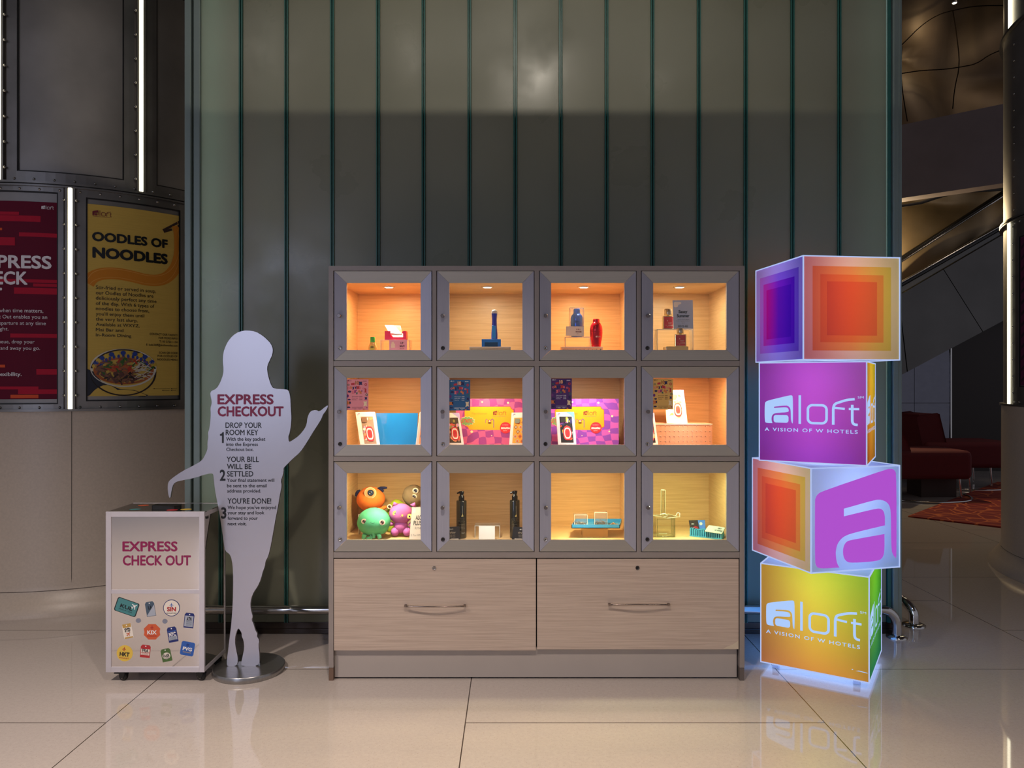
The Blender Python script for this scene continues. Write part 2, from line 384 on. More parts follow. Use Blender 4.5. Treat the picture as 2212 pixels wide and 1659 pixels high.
# bumper rails at the foot of the wall
rail = thing('bumper_rail', at(1300, 1378, 4.33)*1, 'long low chrome bumper rail along the foot of the glass wall, front side', 'rail')
RY = 4.335; zr = .165; x1 = (1937-CX)*RY/F; x0 = -2.0
pts = [(x0, RY, zr)]+[(x1-.09+.09*math.sin(a), RY, zr-.09+.09*math.cos(a)) for a in [math.radians(d) for d in range(0, 91, 10)]]+[(x1, RY, .01)]
MB().tube(pts, .0265, 16).build('rail_tube', CHROME, rail)
MB().lathe([(.058, 0), (.058, .010), (.043, .018), (.030, .022)], (x1, RY, 0), 28).build('flange', CHROME, rail)
rail2 = thing('bumper_rail', (2.42, 4.7, 0), 'chrome bumper rail end curving down to the floor behind the glass wall end', 'rail')
c2 = at(1974, 1352, 1.5*F/528.)   # foot
fx, fy = c2.x, c2.y
pts = [(fx-.50, fy+1.1, zr), (fx-.30, fy+.66, zr), (fx-.115, fy+.26, zr)]
for k in range(0, 10):
    a = math.radians(k*10); rr = .10
    pts.append((fx-.115+.115*math.sin(a), fy+.26-.26*math.sin(a), zr-rr+rr*math.cos(a)))
pts.append((fx, fy, .01))
MB().tube(pts, .029, 16).build('rail_tube', CHROME, rail2)
MB().lathe([(.066, 0), (.066, .010), (.048, .018), (.032, .022)], (fx, fy, 0), 28).build('flange', CHROME, rail2)

# ------------------------------------------------------------ metal drums left and right
class Drum:
    def __init__(s, cx, cy, R): s.cx, s.cy, s.R = cx, cy, R
    def p(s, a, z, r=None): r = s.R if r is None else r; return Vector((s.cx+r*math.sin(a), s.cy-r*math.cos(a), z))
    def hit(s, px, R=None):
        R = R or s.R; k = (px-CX)/F; # ray x=k t, y=t
        A = k*k+1; B = -2*(k*s.cx+s.cy); C = s.cx**2+s.cy**2-R*R; D = B*B-4*A*C
        t = (-B-math.sqrt(max(D, 0)))/(2*A); x, y = k*t, t
        return math.atan2(x-s.cx, s.cy-y), t
    def az(s, px, py, R=None): a, t = s.hit(px, R); return a, CH-(py-HY)*t/F
    def fn(s, R=None):          # u = angle*R, v = height
        R = R or s.R; return lambda u, v, h=0: s.p(u/R, v, R+h)
    def shell(s, mb, a0, a1, z0, z1, r0, r1, mi=0, st=.05):
        n = max(1, int(abs(a1-a0)/st)+1); V = []; fs = []
        for k in range(n+1):
            a = a0+(a1-a0)*k/n
            V += [s.p(a, z0, r1), s.p(a, z1, r1), s.p(a, z1, r0), s.p(a, z0, r0)]
        for k in range(n):
            b = k*4
            for i in range(4): fs.append((b+i, b+4+i, b+4+(i+1) % 4, b+(i+1) % 4))
        fs += [(3, 2, 1, 0), (n*4, n*4+1, n*4+2, n*4+3)]
        for i, f in enumerate(fs): mb.add([V[j] for j in f], [(0, 1, 2, 3)], mi, False)
        return mb
def dshell(D, name, m, parent, a0, a1, z0, z1, r0, r1, **k):
    mb = D.shell(MB(), a0, a1, z0, z1, r0, r1)
    # merge for smooth shading
    o = mb.build(name, m, parent)
    import bmesh
    bm = bmesh.new(); bm.from_mesh(o.data); bmesh.ops.remove_doubles(bm, verts=bm.verts, dist=1e-4); bmesh.ops.recalc_face_normals(bm, faces=bm.faces)
    for f in bm.faces: f.smooth = True
    for e in bm.edges:
        if len(e.link_faces) == 2 and e.calc_face_angle() > .6: e.smooth = False
    bm.to_mesh(o.data); bm.free(); return o
LED = ematte('led_strip_light', (1, .93, .66), 5.0)
RIVM = mat('rivet_steel', (.36, .34, .32), .25, .95)
def rivet(D, parent, a, z, r, proto=[None]):
    if proto[0] is None:
        me = bpy.data.meshes.new('rivet'); mb = MB().lathe([(.0085, 0), (.0085, .003), (.006, .007), (.0015, .0085)], n=10)
        me.from_pydata(mb.v, [], mb.f); me.materials.append(RIVM)
        for p in me.polygons: p.use_smooth = True
        proto[0] = me
    o = bpy.data.objects.new('rivet', proto[0]); COL.objects.link(o); o.parent = parent
    o.location = D.p(a, z, r)-org(parent); nrm = Vector((math.sin(a), -math.cos(a), 0))
    o.rotation_euler = nrm.to_track_quat('Z', 'Y').to_euler(); return o
ZP0, ZP1, ZP2 = 1.31, 2.765, 4.27
def frame_panel(D, parent, a0, a1, z0, z1, b, r, m=None, lip=.012, inner=True):
    """raised riveted border plate with a recessed field"""
    R = D.R; m = m or DSTEEL2; bd = b/R
    mb = MB()
    for aa, ab, za, zb in ((a0, a1, z0, z0+b), (a0, a1, z1-b, z1), (a0, a0+bd, z0+b, z1-b), (a1-bd, a1, z0+b, z1-b)):
        D.shell(mb, aa, ab, za, zb, r, r+lip)
    mb.build('panel_border', m, parent)
    mb = MB(); g = .004
    for aa, ab, za, zb in ((a0+bd, a1-bd, z0+b, z0+b+.008), (a0+bd, a1-bd, z1-b-.008, z1-b), (a0+bd, a0+bd+.008/R, z0+b, z1-b), (a1-bd-.008/R, a1-bd, z0+b, z1-b)):
        D.shell(mb, aa, ab, za, zb, r, r+lip*.6)
    mb.build('panel_groove', flat('groove_black', 16, 13, 12, .6), parent)

DL = Drum(-3.3136, 5.948, 1.208)
dl = thing('drum_column', (-3.3136, 5.948, 0), 'large round column at left, riveted dark steel panels and light strips over a beige stone base', 'column')
R = DL.R
# stone base
mb = MB(); prof = [(R+.10, 0), (R+.095, .03), (R+.06, .08), (R+.02, .13), (R+.006, .18), (R+.004, ZP0-.02), (R+.004, ZP0)]
mb.lathe(prof, (DL.cx, DL.cy, 0), 96, cap=False); mb.build('stone_base', STONE, dl)
mb = MB(); asm, _ = DL.hit(155)
D = DL
for am in (asm-1.3, asm, asm+1.3): DL.shell(mb, am-.0016, am+.0016, .0, ZP0, R, R+.0055)
for a_ in range(-9, 10): DL.shell(mb, a_*.17, a_*.17+.17, .150, .153, R, R+.016)
mb.build('stone_joint', flat('joint_dark', 84, 72, 62), dl)
dshell(DL, 'steel_core', DSTEEL, dl, -1.7, 1.9, ZP0, 5.2, R-.1, R)
for z, hh in ((ZP0-.004, .016), (ZP1-.012, .010), (ZP1+.006, .014), (ZP2, .02)):
    dshell(DL, 'ring_band', DSTEEL2, dl, -1.7, 1.9, z, z+hh, R, R+.030)
a_l1, _ = DL.hit(153); a_u1, _ = DL.hit(303); a_u0, _ = DL.hit(3)
wv = .0165
def led(D, parent, ac, z0, z1, hw=.0085):
    dshell(D, 'light_strip', LED, parent, ac-hw/D.R, ac+hw/D.R, z0, z1, D.R, D.R+.034)
    for s in (-1, 1):
        dshell(D, 'steel_rib', DSTEEL2, parent, ac+s*.020/D.R-.006, ac+s*.020/D.R+.006, z0, z1, D.R, D.R+.028)
led(DL, dl, a_l1, ZP0+.012, ZP1-.012); led(DL, dl, a_u1, ZP1+.02, ZP2); led(DL, dl, a_u0, ZP1+.02, ZP2)
# lower tier borders (poster frames)
a_p1r, _ = DL.hit(126.5); a_p2l, _ = DL.hit(186); a_p2r, _ = DL.hit(388)
_, zpt = DL.az(187, 440); _, zpb = DL.az(187, 856)
gapL = a_l1-.032
b1 = (gapL-a_p1r)*R
frame_panel(DL, dl, gapL-1.05+.0, gapL, ZP0+.012, ZP1-.012, b1, R)
gapR = a_l1+.032; b2 = (a_p2l-gapR)*R
frame_panel(DL, dl, gapR, a_p2r+b2/R, ZP0+.012, ZP1-.012, b2, R)
# upper tier borders
frame_panel(DL, dl, a_u0+.032, a_u1-.032, ZP1+.02, ZP2, .062, R)
frame_panel(DL, dl, a_u1+.032, a_u1+.032+(a_u1-a_u0-.064), ZP1+.02, ZP2, .062, R)
for k in range(9):
    z = ZP0+.10+k*.158
    for s in (-1, 1): rivet(DL, dl, a_l1+s*.030, z, R+.026)
for k in range(9):
    z = ZP1+.10+k*.162
    rivet(DL, dl, a_u0+.030, z, R+.026); rivet(DL, dl, a_u1-.030, z, R+.026)
for k in range(-5, 12):
    rivet(DL, dl, a_l1+.0+k*.095+.045, ZP0+.022, R+.010); rivet(DL, dl, a_l1+k*.095+.045, ZP1-.030, R+.010)
    if k > -5: rivet(DL, dl, a_l1+k*.095+.02, ZP1+.034, R+.010)

# right drum
DR = Drum(5.108, 5.531, 1.21)
dr = thing('drum_column', (5.108, 5.531, 0), 'round column cut off by the right edge, riveted steel over a grey stone base', 'column')
R = DR.R
mb = MB(); prof = [(R+.10, 0), (R+.095, .03), (R+.06, .08), (R+.02, .13), (R+.006, .18), (R+.004, ZP0-.02), (R+.004, ZP0)]
mb.lathe(prof, (DR.cx, DR.cy, 0), 96, cap=False); mb.build('stone_base', STONE, dr)
mb = MB()
for a_ in range(-12, 4): DR.shell(mb, a_*.17, a_*.17+.17, .150, .153, R, R+.016)
mb.build('stone_joint', MATS['joint_dark'], dr)
dshell(DR, 'steel_core', DSTEEL, dr, -2.4, 1.5, ZP0, 5.6, R-.1, R-.01)
for z, hh in ((ZP0-.004, .016), (ZP1-.012, .010), (ZP1+.006, .014), (ZP2, .02)):
    dshell(DR, 'ring_band', DSTEEL2, dr, -2.4, 1.5, z, z+hh, R-.01, R+.018)
a_rl, _ = DR.hit(2182); a_ru, _ = DR.hit(2184); a_rp, _ = DR.hit(2200)
dshell(DR, 'light_strip', LED, dr, a_rl-.02, a_rl-.004, ZP0+.012, ZP1-.012, R-.01, R+.012)
dshell(DR, 'light_strip', LED, dr, a_ru-.02, a_ru-.004, ZP2+.02, 5.4, R-.01, R+.012)
frame_panel(DR, dr, a_rl+.01, a_rl+1.0, ZP0+.012, ZP1-.012, (a_rp-a_rl-.01)*R, R-.01)
a_rr, _ = DR.hit(2189)
for k in range(11):
    rivet(DR, dr, a_rr, ZP0+.10+k*.13, R+.002)
    rivet(DR, dr, a_rr, ZP1+.08+k*.13, R-.008)
for k in range(3):
    rivet(DR, dr, a_rr+.03+k*.06, ZP0+.03, R+.002); rivet(DR, dr, a_rr+.03+k*.06, ZP1-.03, R+.002)

# ------------------------------------------------------------ posters on the drums
def poster_sheet(D, a0, a1, z0, z1, m, name, label, h=.004):
    R = D.R; n = 24; mb = MB()
    root = Sheet(); root.info = (name, label)
    for k in range(n):
        A = a0+(a1-a0)*k/n; B = a0+(a1-a0)*(k+1)/n
        mb.add([D.p(A, z0, R+h), D.p(B, z0, R+h), D.p(B, z1, R+h), D.p(A, z1, R+h)], [(0, 1, 2, 3)], 0, False)
    root.merge(mb, m); return root
S3 = 420/1452.0 # zoom factor of the crop used to place poster print
def PX(x): return x*.28926
def PY(y): return 420+y*.28926
def pu(D, x): return D.hit(PX(x))[0]*D.R
def pz(D, x, y): return D.az(PX(x), PY(y))[1]
def ptext(mb, D, s, x0, x1, yt, yb, h, mi=0, bold=0.0, sp=1.0, right=False):
    xr = x1 if right else x0
    text(mb, s, D.fn(), pu(D, x0), pu(D, x1), pz(D, xr, yt), pz(D, xr, yb), h, mi, bold, 0, sp)
def pbox(mb, D, x0, x1, yt, yb, h, mi):
    n = max(1, int((x1-x0)/60)); zt, zb = pz(D, (x0+x1)/2, yt), pz(D, (x0+x1)/2, yb); f = D.fn()
    for k in range(n):
        a, b = pu(D, x0+(x1-x0)*k/n), pu(D, x0+(x1-x0)*(k+1)/n)
        mb.add([f(a, zb, h), f(b, zb, h), f(b, zt, h), f(a, zt, h)], [(0, 1, 2, 3)], mi)
D = DL
PM1 = flat('maroon_poster', 96, 14, 40, .6, spec=.15); a_p1l = a_p1r-.75
_, z1t = DL.az(126, 438.5); _, z1b = DL.az(126, 862)
p1 = poster_sheet(DL, a_p1l, a_p1r, z1b, z1t, PM1, 'poster', 'dark red express check out poster with crimson bars, cut off at the left edge')
mb = MB()
for x0, x1, yt, yb, c in ((-300, 145, 128, 152, 0), (-260, 305, 155, 200, 0), (-200, 20, 250, 268, 1), (145, 428, 288, 318, 0), (-300, 115, 320, 380, 0), (-200, 428, 632, 656, 0), (250, 428, 668, 690, 0), (108, 428, 698, 745, 0), (80, 428, 1040, 1070, 0), (-200, 42, 1272, 1292, 1), (274, 428, 1304, 1346, 0), (-100, 290, 1434, 1456, 0), (138, 428, 1456, 1490, 0), (82, 290, 1496, 1522, 1)):
    pbox(mb, DL, x0, x1, yt, yb, .0052+.0004*c, c)
p1.merge(mb, [flat('crimson_bar', 176, 26, 52, .6, spec=.15), flat('orange_bar', 214, 84, 48, .6, spec=.15)])
mb = MB()
ptext(mb, DL, 'EXPRESS', -190, 388, 455, 552, .0068, bold=.028)
ptext(mb, DL, 'CHECK', -200, 210, 576, 674, .0068, bold=.028)
ptext(mb, DL, 'OUT', -235, 20, 700, 795, .0068, bold=.028)
for s, x0, x1, yt, yb in (('when time matters,', -2, 326, 852, 880), ('k Out enables you an', -6, 355, 899, 926), ('eparture at any time', -4, 345, 946, 973), ('ight.', -6, 70, 990, 1016), ('ueue, drop your', -6, 262, 1086, 1112), ('and away you go.', 8, 302, 1134, 1160)):
    ptext(mb, DL, s, x0, x1, yt, yb, .0068)
ptext(mb, DL, 'lexibility.', -4, 166, 1328, 1356, .0068, bold=.02)
logo(mb, DL.fn(), pu(DL, 312), pz(DL, 312, 110), (pu(DL, 404)-pu(DL, 312)), h=.0068, tag_=False, sm=False)
p1.merge(mb, flat('poster_white', 226, 216, 218, .4))

PM2 = mat('mustard_poster', rgb(206, 172, 84), .6, spec=.15, var=.05, vscale=40, stretch=(.2, .2, 4))
p2 = poster_sheet(DL, a_p2l, a_p2r, zpb, zpt, PM2, 'poster', 'mustard yellow noodle dish poster picturing a full bowl')
mb = MB()
f = DL.fn()
# noodle ribbon
rib = [(655, 665), (690, 615), (770, 590), (870, 590), (980, 610), (1090, 640), (1180, 645), (1250, 620), (1305, 560), (1335, 470), (1340, 380), (1335, 290), (1322, 235)]
pts = [(pu(DL, x), pz(DL, x, y)+(0)) for x, y in smooth(rib, 3)]
mb.stroke(pts, .078, f, .0052, 0)
for off, wd in ((.030, .004), (-.026, .003)):
    mb.stroke([(u, v+off) for u, v in pts], wd, f, .0056, 1)
for a, b in (((1215, 270), (1338, 205)), ((1220, 262+18), (1280, 262)), ((1326, 240), (1338, 233))):
    mb.stroke([(pu(DL, a[0]), pz(DL, a[0], a[1])), (pu(DL, b[0]), pz(DL, b[0], b[1]))], .016, f, .006, 2)
p2.merge(mb, [flat('noodle_orange', 204, 128, 40, .6, spec=.15), flat('noodle_light', 216, 150, 60), flat('chopstick_brown', 52, 26, 22)])
mb = MB()
ptext(mb, DL, 'OODLES OF', 687, 1250, 278, 348, .0066, bold=.045)
ptext(mb, DL, 'NOODLES', 690, 1250, 392, 474, .0066, bold=.05)
for k, (s, x1) in enumerate((('Stir-fried or served in soup,', 1163), ('our Oodles of Noodles are', 1143), ('deliciously perfect any time', 1166), ('of the day. With 6 types of', 1150), ('noodles to choose from,', 1112), ("you'll enjoy them until", 1075), ('the very last slurp.', 1027), ('Available at WXYZ,', 1040), ('Mai Bar and', 920), ('In-Room Dining', 978))):
    ptext(mb, DL, s, 716, x1, 680+k*39.7, 707+k*39.3, .0066, bold=.004)
for s, x0, yt in (('CONTACT OUR TALENTS', 1115, 1044), ('FOR MORE INFO!', 1182, 1070), ('T: 03 2723 1154', 1187, 1096), ('E: kulal.bliff@aloftnoodles.com', 1090, 1122), ('SCAN QR CODE', 1184, 1178), ('FOR OODLES OF', 1174, 1202), ('NOODLES MENU', 1172, 1228)):
    ptext(mb, DL, s, x0, 1322, yt, yt+15, .0066, right=True, bold=.01)
p2.merge(mb, INK)
mb = MB(); logo(mb, f, pu(DL, 690), pz(DL, 690, 157), pu(DL, 834)-pu(DL, 690), h=.0066, tag_=False, sm=False)
mb.stroke([(pu(DL, 692), pz(DL, 692, 163)), (pu(DL, 826), pz(DL, 692, 163))], .002, f, .0066)
p2.merge(mb, flat('maroon_ink', 112, 16, 34))
# the photographed bowl
mb = MB()
def pell(cx_, cy_, rx, ry, h, mi, a0=0, a1=360, n=36):
    u = pu(DL, cx_); v = pz(DL, cx_, cy_); sx = (pu(DL, cx_+rx)-pu(DL, cx_-rx))/2; sy = pz(DL, cx_, cy_-ry)-v
    mb.poly([ell(u, v, sx, sy, n, a0, a1)], f, h, mi)
mb.poly([[(pu(DL, x), pz(DL, x, y)) for x, y in ((646, 1300), (700, 1325), (760, 1400), (900, 1455), (1000, 1460), (1105, 1500), (1098, 1503), (1080, 1510), (646, 1505))]], f, .0054, 5)
pell(928, 1330, 246, 175, .0058, 0)          # bowl underside, dark
pell(928, 1296, 246, 143, .0062, 1)          # patterned white inside wall
for k in range(15):
    a = math.radians(12+k*11.5); pell(928+222*math.cos(a), 1296-112*math.sin(a), 20, 17, .0066, 2 if k % 2 else 6, n=10)
    pell(928+180*math.cos(a), 1296-88*math.sin(a), 10, 16, .0068, 2, n=8)
pell(928, 1318, 222, 100, .0072, 3)
rr = random.Random(4)
for k in range(170):
    a = rr.uniform(0, 6.28); q = math.sqrt(rr.random()); x = 928+200*q*math.cos(a); y = 1318+84*q*math.sin(a)
    if x > 1010 and rr.random() < .8: mi = 1
    elif y > 1335: mi = rr.choice((7, 7, 8, 8, 0))
    elif y < 1285: mi = rr.choice((4, 9, 4, 8))
    else: mi = rr.choice((9, 3, 7, 8, 4))
    u, v = pu(DL, x), pz(DL, x, y); an = rr.uniform(-1.2, 1.2) if mi != 1 else rr.uniform(-.5, .9); l_ = rr.uniform(.012, .028)
    mb.stroke([(u-l_*math.cos(an), v-l_*math.sin(an)), (u, v+.003), (u+l_*math.cos(an), v+l_*math.sin(an))], .004 if mi == 1 else rr.uniform(.008, .015), f, .0076+k*1e-5, mi)
p2.merge(mb, [flat('bowl_dark', 38, 22, 20), flat('bowl_white', 214, 206, 190), flat('bowl_blue', 28, 58, 140), flat('broth_orange', 176, 92, 44), flat('herb_green', 52, 92, 34), flat('table_navy', 18, 24, 40), flat('bowl_yellow', 206, 172, 60), flat('beef_brown', 92, 54, 46), flat('onion_brown', 128, 84, 60), flat('chilli_red', 176, 50, 26)])
# small print marks at the foot
mb = MB()
for x0, x1, y in ((1145, 1265, 1450), (1275, 1320, 1450), (1210, 1262, 1463), (1275, 1310, 1463)):
    mb.stroke([(pu(DL, x0), pz(DL, 1322, y)), (pu(DL, x1), pz(DL, 1322, y))], .002, f, .0066)
    pell(x0+3, y, 4, 4, .0067, 0, n=8)
p2.merge(mb, INK)

# magenta poster at the right edge
PM3 = flat('plum_poster', 96, 20, 66, .4)
a_r0, _ = DR.hit(2203); _, zt3 = DR.az(2203, 510); _, zb3 = DR.az(2203, 862)
p3 = poster_sheet(DR, a_r0, a_r0+.7, ZP0+.16, ZP1-.16, PM3, 'poster', 'sliver of a purple and magenta patterned poster at the right edge', h=-.004)
mb = MB(); f = DR.fn(); u0 = a_r0*DR.R
for k in range(13):
    z = ZP0+.18+k*.085
    mb.poly([[(u0+.01, z), (u0+.06, z+.03), (u0+.06, z+.055), (u0+.01, z+.025)]], f, -.0035, 0)
    mb.poly([[(u0+.08, z+.02), (u0+.12, z+.05), (u0+.16, z+.02), (u0+.12, z+.005)]], f, -.0035, 1)
p3.merge(mb, [flat('plum_dark', 44, 8, 34), flat('magenta_print', 150, 30, 90)])

for p in (p1, p2, p3): tag(base_origin(p.done(p.info[0])), p.info[1], 'poster')
# ------------------------------------------------------------ display cabinet
YF = 3.715; YB = 4.285; K = YF/F
def fx_(px): return (px-CX)*K
def fz_(py): return CH-(py-HY)*K
cab = thing('display_cabinet', (fx_(1159), YF+.3, 0), 'wide grey display cabinet of twelve lit glass-door compartments above two wooden drawers', 'cabinet')
CO = [(721.5, 933), (943.5, 1154), (1165, 1374.5), (1385, 1596.5)]
RO = [(585, 779.5), (791.5, 985.5), (996.5, 1192)]
OPX = [(748.5, 908.5), (970.5, 1128.5), (1190.5, 1349), (1411, 1570)]
OPY = [(611, 756), (816.5, 961), (1022, 1166.5)]
FLZ = [fz_(772), fz_(978), fz_(1183)]; CLZ = [fz_(606), fz_(805), fz_(1011)]
LAM = mat('grey_laminate', rgb(152, 142, 136), .45, .2, var=.04, vscale=5)
MB().box(fx_(710), YF-.004, fz_(1442), fx_(720.5), YB+.02, fz_(575)).build('side_panel', LAM, cab, bev=.001)
MB().box(fx_(1597.5), YF-.004, fz_(1442), fx_(1608), YB+.02, fz_(577)).build('side_panel', LAM, cab, bev=.001)
MB().box(fx_(710.5), YF-.002, .0, fx_(720), YF+.10, fz_(1442.3)).build('foot_block', mat('brown_foot_block', rgb(112, 88, 72), .5), cab)
MB().box(fx_(1598), YF-.002, .0, fx_(1607.5), YF+.10, fz_(1442.3)).build('foot_block', mat('grey_foot_block', rgb(104, 94, 88), .5), cab)
MB().box(fx_(710.5), YB-.1, .0, fx_(720), YB+.02, fz_(1442.3)).build('foot_block', MATS['brown_foot_block'], cab)
MB().box(fx_(1598), YB-.1, .0, fx_(1607.5), YB+.02, fz_(1442.3)).build('foot_block', MATS['grey_foot_block'], cab)
# mitred top, face frame rails and stiles
mb = MB()
mb.add([(fx_(710), YF-.0046, fz_(575)+.001), (fx_(720.5), YF-.0046, fz_(585)), (fx_(1597.5), YF-.0046, fz_(585)), (fx_(1608), YF-.0046, fz_(575)+.001)], [(0, 1, 2, 3)])
mb.box(fx_(710)+.0005, YF-.003, fz_(585), fx_(1608)-.0005, YB+.02, fz_(575)+.001).build('top_panel', LAM, cab)
for a, b in ((779.8, 791.2), (985.8, 996.2), (1192.4, 1205)):
    MB().box(fx_(720.5), YF-.002, fz_(b), fx_(1597.5), YF+.02, fz_(a)).build('face_rail', LAM, cab, bev=.0008)
for a, b in ((933.8, 942.8), (1154.6, 1164.4), (1375, 1384.4)):
    for y0_, y1_ in RO:
        MB().box(fx_(a), YF-.0015, fz_(y1_+.4), fx_(b), YF+.02, fz_(y0_-.6)).build('face_stile', LAM, cab, bev=.0008)
MB().box(fx_(721), YB+.010, .1, fx_(1597), YB+.02, fz_(580)).build('back_panel', LAM, cab)
# drawer carcass behind
MB().box(fx_(721), YF+.03, fz_(1400), fx_(1597), YB, fz_(1196)).build('drawer_carcass', DARKGAP, cab)
MB().box(fx_(721), YF+.022, fz_(1466.5), fx_(1594.5), YF+.04, fz_(1402)).build('toe_kick', mat('toe_kick_laminate', rgb(176, 166, 158), .4, .1, var=.03, vscale=4), cab)
KNOB = mat('satin_knob', (.22, .19, .18), .3, .85); LOCKM = mat('lock_nickel', (.45, .42, .40), .2, 1)
def lock(parent, x, z, y, ring=0):
    lk = MB().lathe([(.0100, 0), (.0100, .003), (.0088, .0045), (.0072, .0045), (.0070, .003), (.0035, .0032)], (x, y, z), 24, M=Matrix.Rotation(math.pi/2, 3, 'X'))
    lo = lk.build('lock', LOCKM if not ring else flat('lock_dark', 40, 36, 36, .2), parent)
    MB().box(x-.0011, y-.0046, z-.0036, x+.0011, y-.0036, z+.0036).lathe([(.0022, 0), (.0022, .0046)], (x, y, z+.0012), 10, M=Matrix.Rotation(math.pi/2, 3, 'X')).build('keyhole', INK, lo)
for r in range(3):
    for c in range(4):
        x0, x1 = fx_(CO[c][0]), fx_(CO[c][1]); zt, zb = fz_(RO[r][0]), fz_(RO[r][1])
        # wood lined compartment, open at the front
        zc, zf = CLZ[r], FLZ[r]; t = .009
        mb = MB().box(x0, YF+.03, zf-t, x1, YB, zf).box(x0, YF+.03, zc, x1, YB, zc+t)
        mb.box(x0-t, YF+.03, zf-t, x0, YB, zc+t).box(x1, YF+.03, zf-t, x1+t, YB, zc+t).box(x0-t, YB, zf-t, x1+t, YB+t, zc+t)
        mb.build('compartment', OAK, cab)
        # dark rebate behind the door edge
        mb = MB()
        for a0, a1, b0, b1 in ((x0-.002, x1+.002, zt-.012, zt+.002), (x0-.002, x1+.002, zb-.002, zb+.012), (x0-.002, x0+.012, zb, zt), (x1-.012, x1+.002, zb, zt)):
            mb.box(a0, YF+.0205, b0, a1, YF+.029, b1)
        mb.build('rebate', DARKGAP, cab)
        # door: four mitred aluminium members
        ox0, ox1 = fx_(OPX[c][0]), fx_(OPX[c][1]); oz1, oz0 = fz_(OPY[r][0]), fz_(OPY[r][1])
        if r == 1 or r == 2: ox0 += .0; 
        g = .0022; dx0, dx1, dz0, dz1 = x0+g, x1-g, zb+g, zt-g
        mb = MB(); yo, yi = YF-.003, YF+.002; yb = YF+.018; q = .0004
        def member(P, mi):
            fr = P; bk = [(p[0], yb, p[2]) for p in P]
            mb.add(fr+bk, [(0, 1, 2, 3), (7, 6, 5, 4), (0, 4, 5, 1), (1, 5, 6, 2), (2, 6, 7, 3), (3, 7, 4, 0)], mi)
        member([(dx0+q, yo, dz1), (ox0+q, yi, oz1), (ox1-q, yi, oz1), (dx1-q, yo, dz1)], 0)
        member([(dx0+q, yo, dz0), (dx1-q, yo, dz0), (ox1-q, yi, oz0), (ox0+q, yi, oz0)], 0)
        member([(dx0, yo, dz1-q), (dx0, yo, dz0+q), (ox0, yi, oz0+q), (ox0, yi, oz1-q)], 1)
        member([(dx1, yo, dz0+q), (dx1, yo, dz1-q), (ox1, yi, oz1-q), (ox1, yi, oz0+q)], 1)
        door = mb.build('door', [ALU_H, ALU_V], cab)
        MB().box(ox0-.006, YF+.012, oz0-.006, ox1+.006, YF+.016, oz1+.006).build('glass_pane', PANE, door)
        kx, kz = x0+.031, fz_((683, 889, 1095)[r])
        kb_ = MB().lathe([(.0055, 0), (.0055, .012), (.0092, .014), (.0095, .028), (.008, .030)], (kx, yo+.001, kz), 18, M=Matrix.Rotation(math.pi/2, 3, 'X'))
        kb_.build('knob', KNOB, door)
        lx = x0+.031
        lock(door, lx, fz_((752, 959, 1165)[r]), yo+.001, ring=(c+r) % 2)
# drawers
for i, (a, b, yt, yb_, hx0, hx1, hy, lx, ly) in enumerate(((721.5, 1157.6, 1207.5, 1405, 876, 1005, 1306, 938, 1227), (1160.2, 1595.5, 1207.5, 1402.5, 1315, 1444, 1303, 1377, 1226.5))):
    dr_ = MB().box(fx_(a), YF-.001, fz_(yb_), fx_(b), YF+.018, fz_(yt)).build('drawer', ASH, cab, bev=.0006)
    X0, X1, Z = fx_(hx0), fx_(hx1), fz_(hy)
    pts = []
    for k in range(13):
        t = k/12; pts.append((X0+(X1-X0)*t, YF-.020-.016*math.sin(math.pi*t), Z-.002+.006*math.sin(math.pi*t)*(1 if i else .4)))
    hm = mat('bronze_nickel_handle', (.26, .21, .18), .25, 1)
    hd = MB().tube([(X0, YF+.001, Z-.002)]+pts+[(X1, YF+.001, Z-.002)], .0038, 10)
    hd.box(X0-.004, YF-.024, Z-.005, X0+.008, YF, Z+.002).box(X1-.008, YF-.024, Z-.005, X1+.004, YF, Z+.002)
    hd.build('handle', hm, dr_)
    lock(dr_, fx_(lx), fz_(ly), YF-.001, ring=i)
    if i:
        MB().prism([(fx_(1562), fz_(1401.8)), (fx_(1595), fz_(1401.8)), (fx_(1595), fz_(1384)), (fx_(1588), fz_(1388)), (fx_(1580), fz_(1393)), (fx_(1571), fz_(1396))], lambda u, v, h: Vector((u, YF-.0012-h, v)), 0, .0012).build('peeling_veneer', flat('bare_chipboard', 206, 190, 166), dr_)
# compartment lamps
TINT = [[(1, .58, .28), (1, .90, .68), (1, .66, .34), (1, .89, .60)], [(1, .66, .34), (1, .76, .42), (1, .80, .62), (1, .57, .28)], [(1, .84, .46), (1, .90, .66), (1, .84, .42), (.90, 1, .50)]]
POW = [[3.3, 1.7, 3.1, 1.9], [3.0, 1.7, 2.0, 4.2], [2.9, 1.2, 3.7, 2.8]]
for r in range(3):
    for c in range(4):
        xm = (fx_(CO[c][0])+fx_(CO[c][1]))/2*YF/3.97+0; xm = (fx_(CO[c][0])+fx_(CO[c][1]))/2
        if r == 0: xm = (( [840, 1053, 1261, 1468][c])-CX)*3.96/F
        y = 3.96 if r == 0 else 3.83; z = CLZ[r]
        dl_ = MB().lathe([(.034, 0), (.034, -.003), (.026, -.006), (.0235, -.003)], (xm, y, z), 30, cap=False).build('downlight', mat('downlight_ring', (.6, .6, .6), .25, .8), cab)
        MB().lathe([(.0232, -.004), (.001, -.0045)], (xm, y, z), 24, cap=False).build('lamp_lens', ematte('lamp_white', (1, .96, .88), 9), dl_)
        light('AREA', 'compartment_light', (xm, y, z-.007), POW[r][c]*1.45, TINT[r][c], (xm, y, z-1), .045)
        light('SPOT', 'compartment_spot', (xm, y, z-.008), POW[r][c]*3.6, [.78+.22*q_ for q_ in TINT[r][c]], (xm, y-.05, z-.5), .02, spot=66, blend=1)
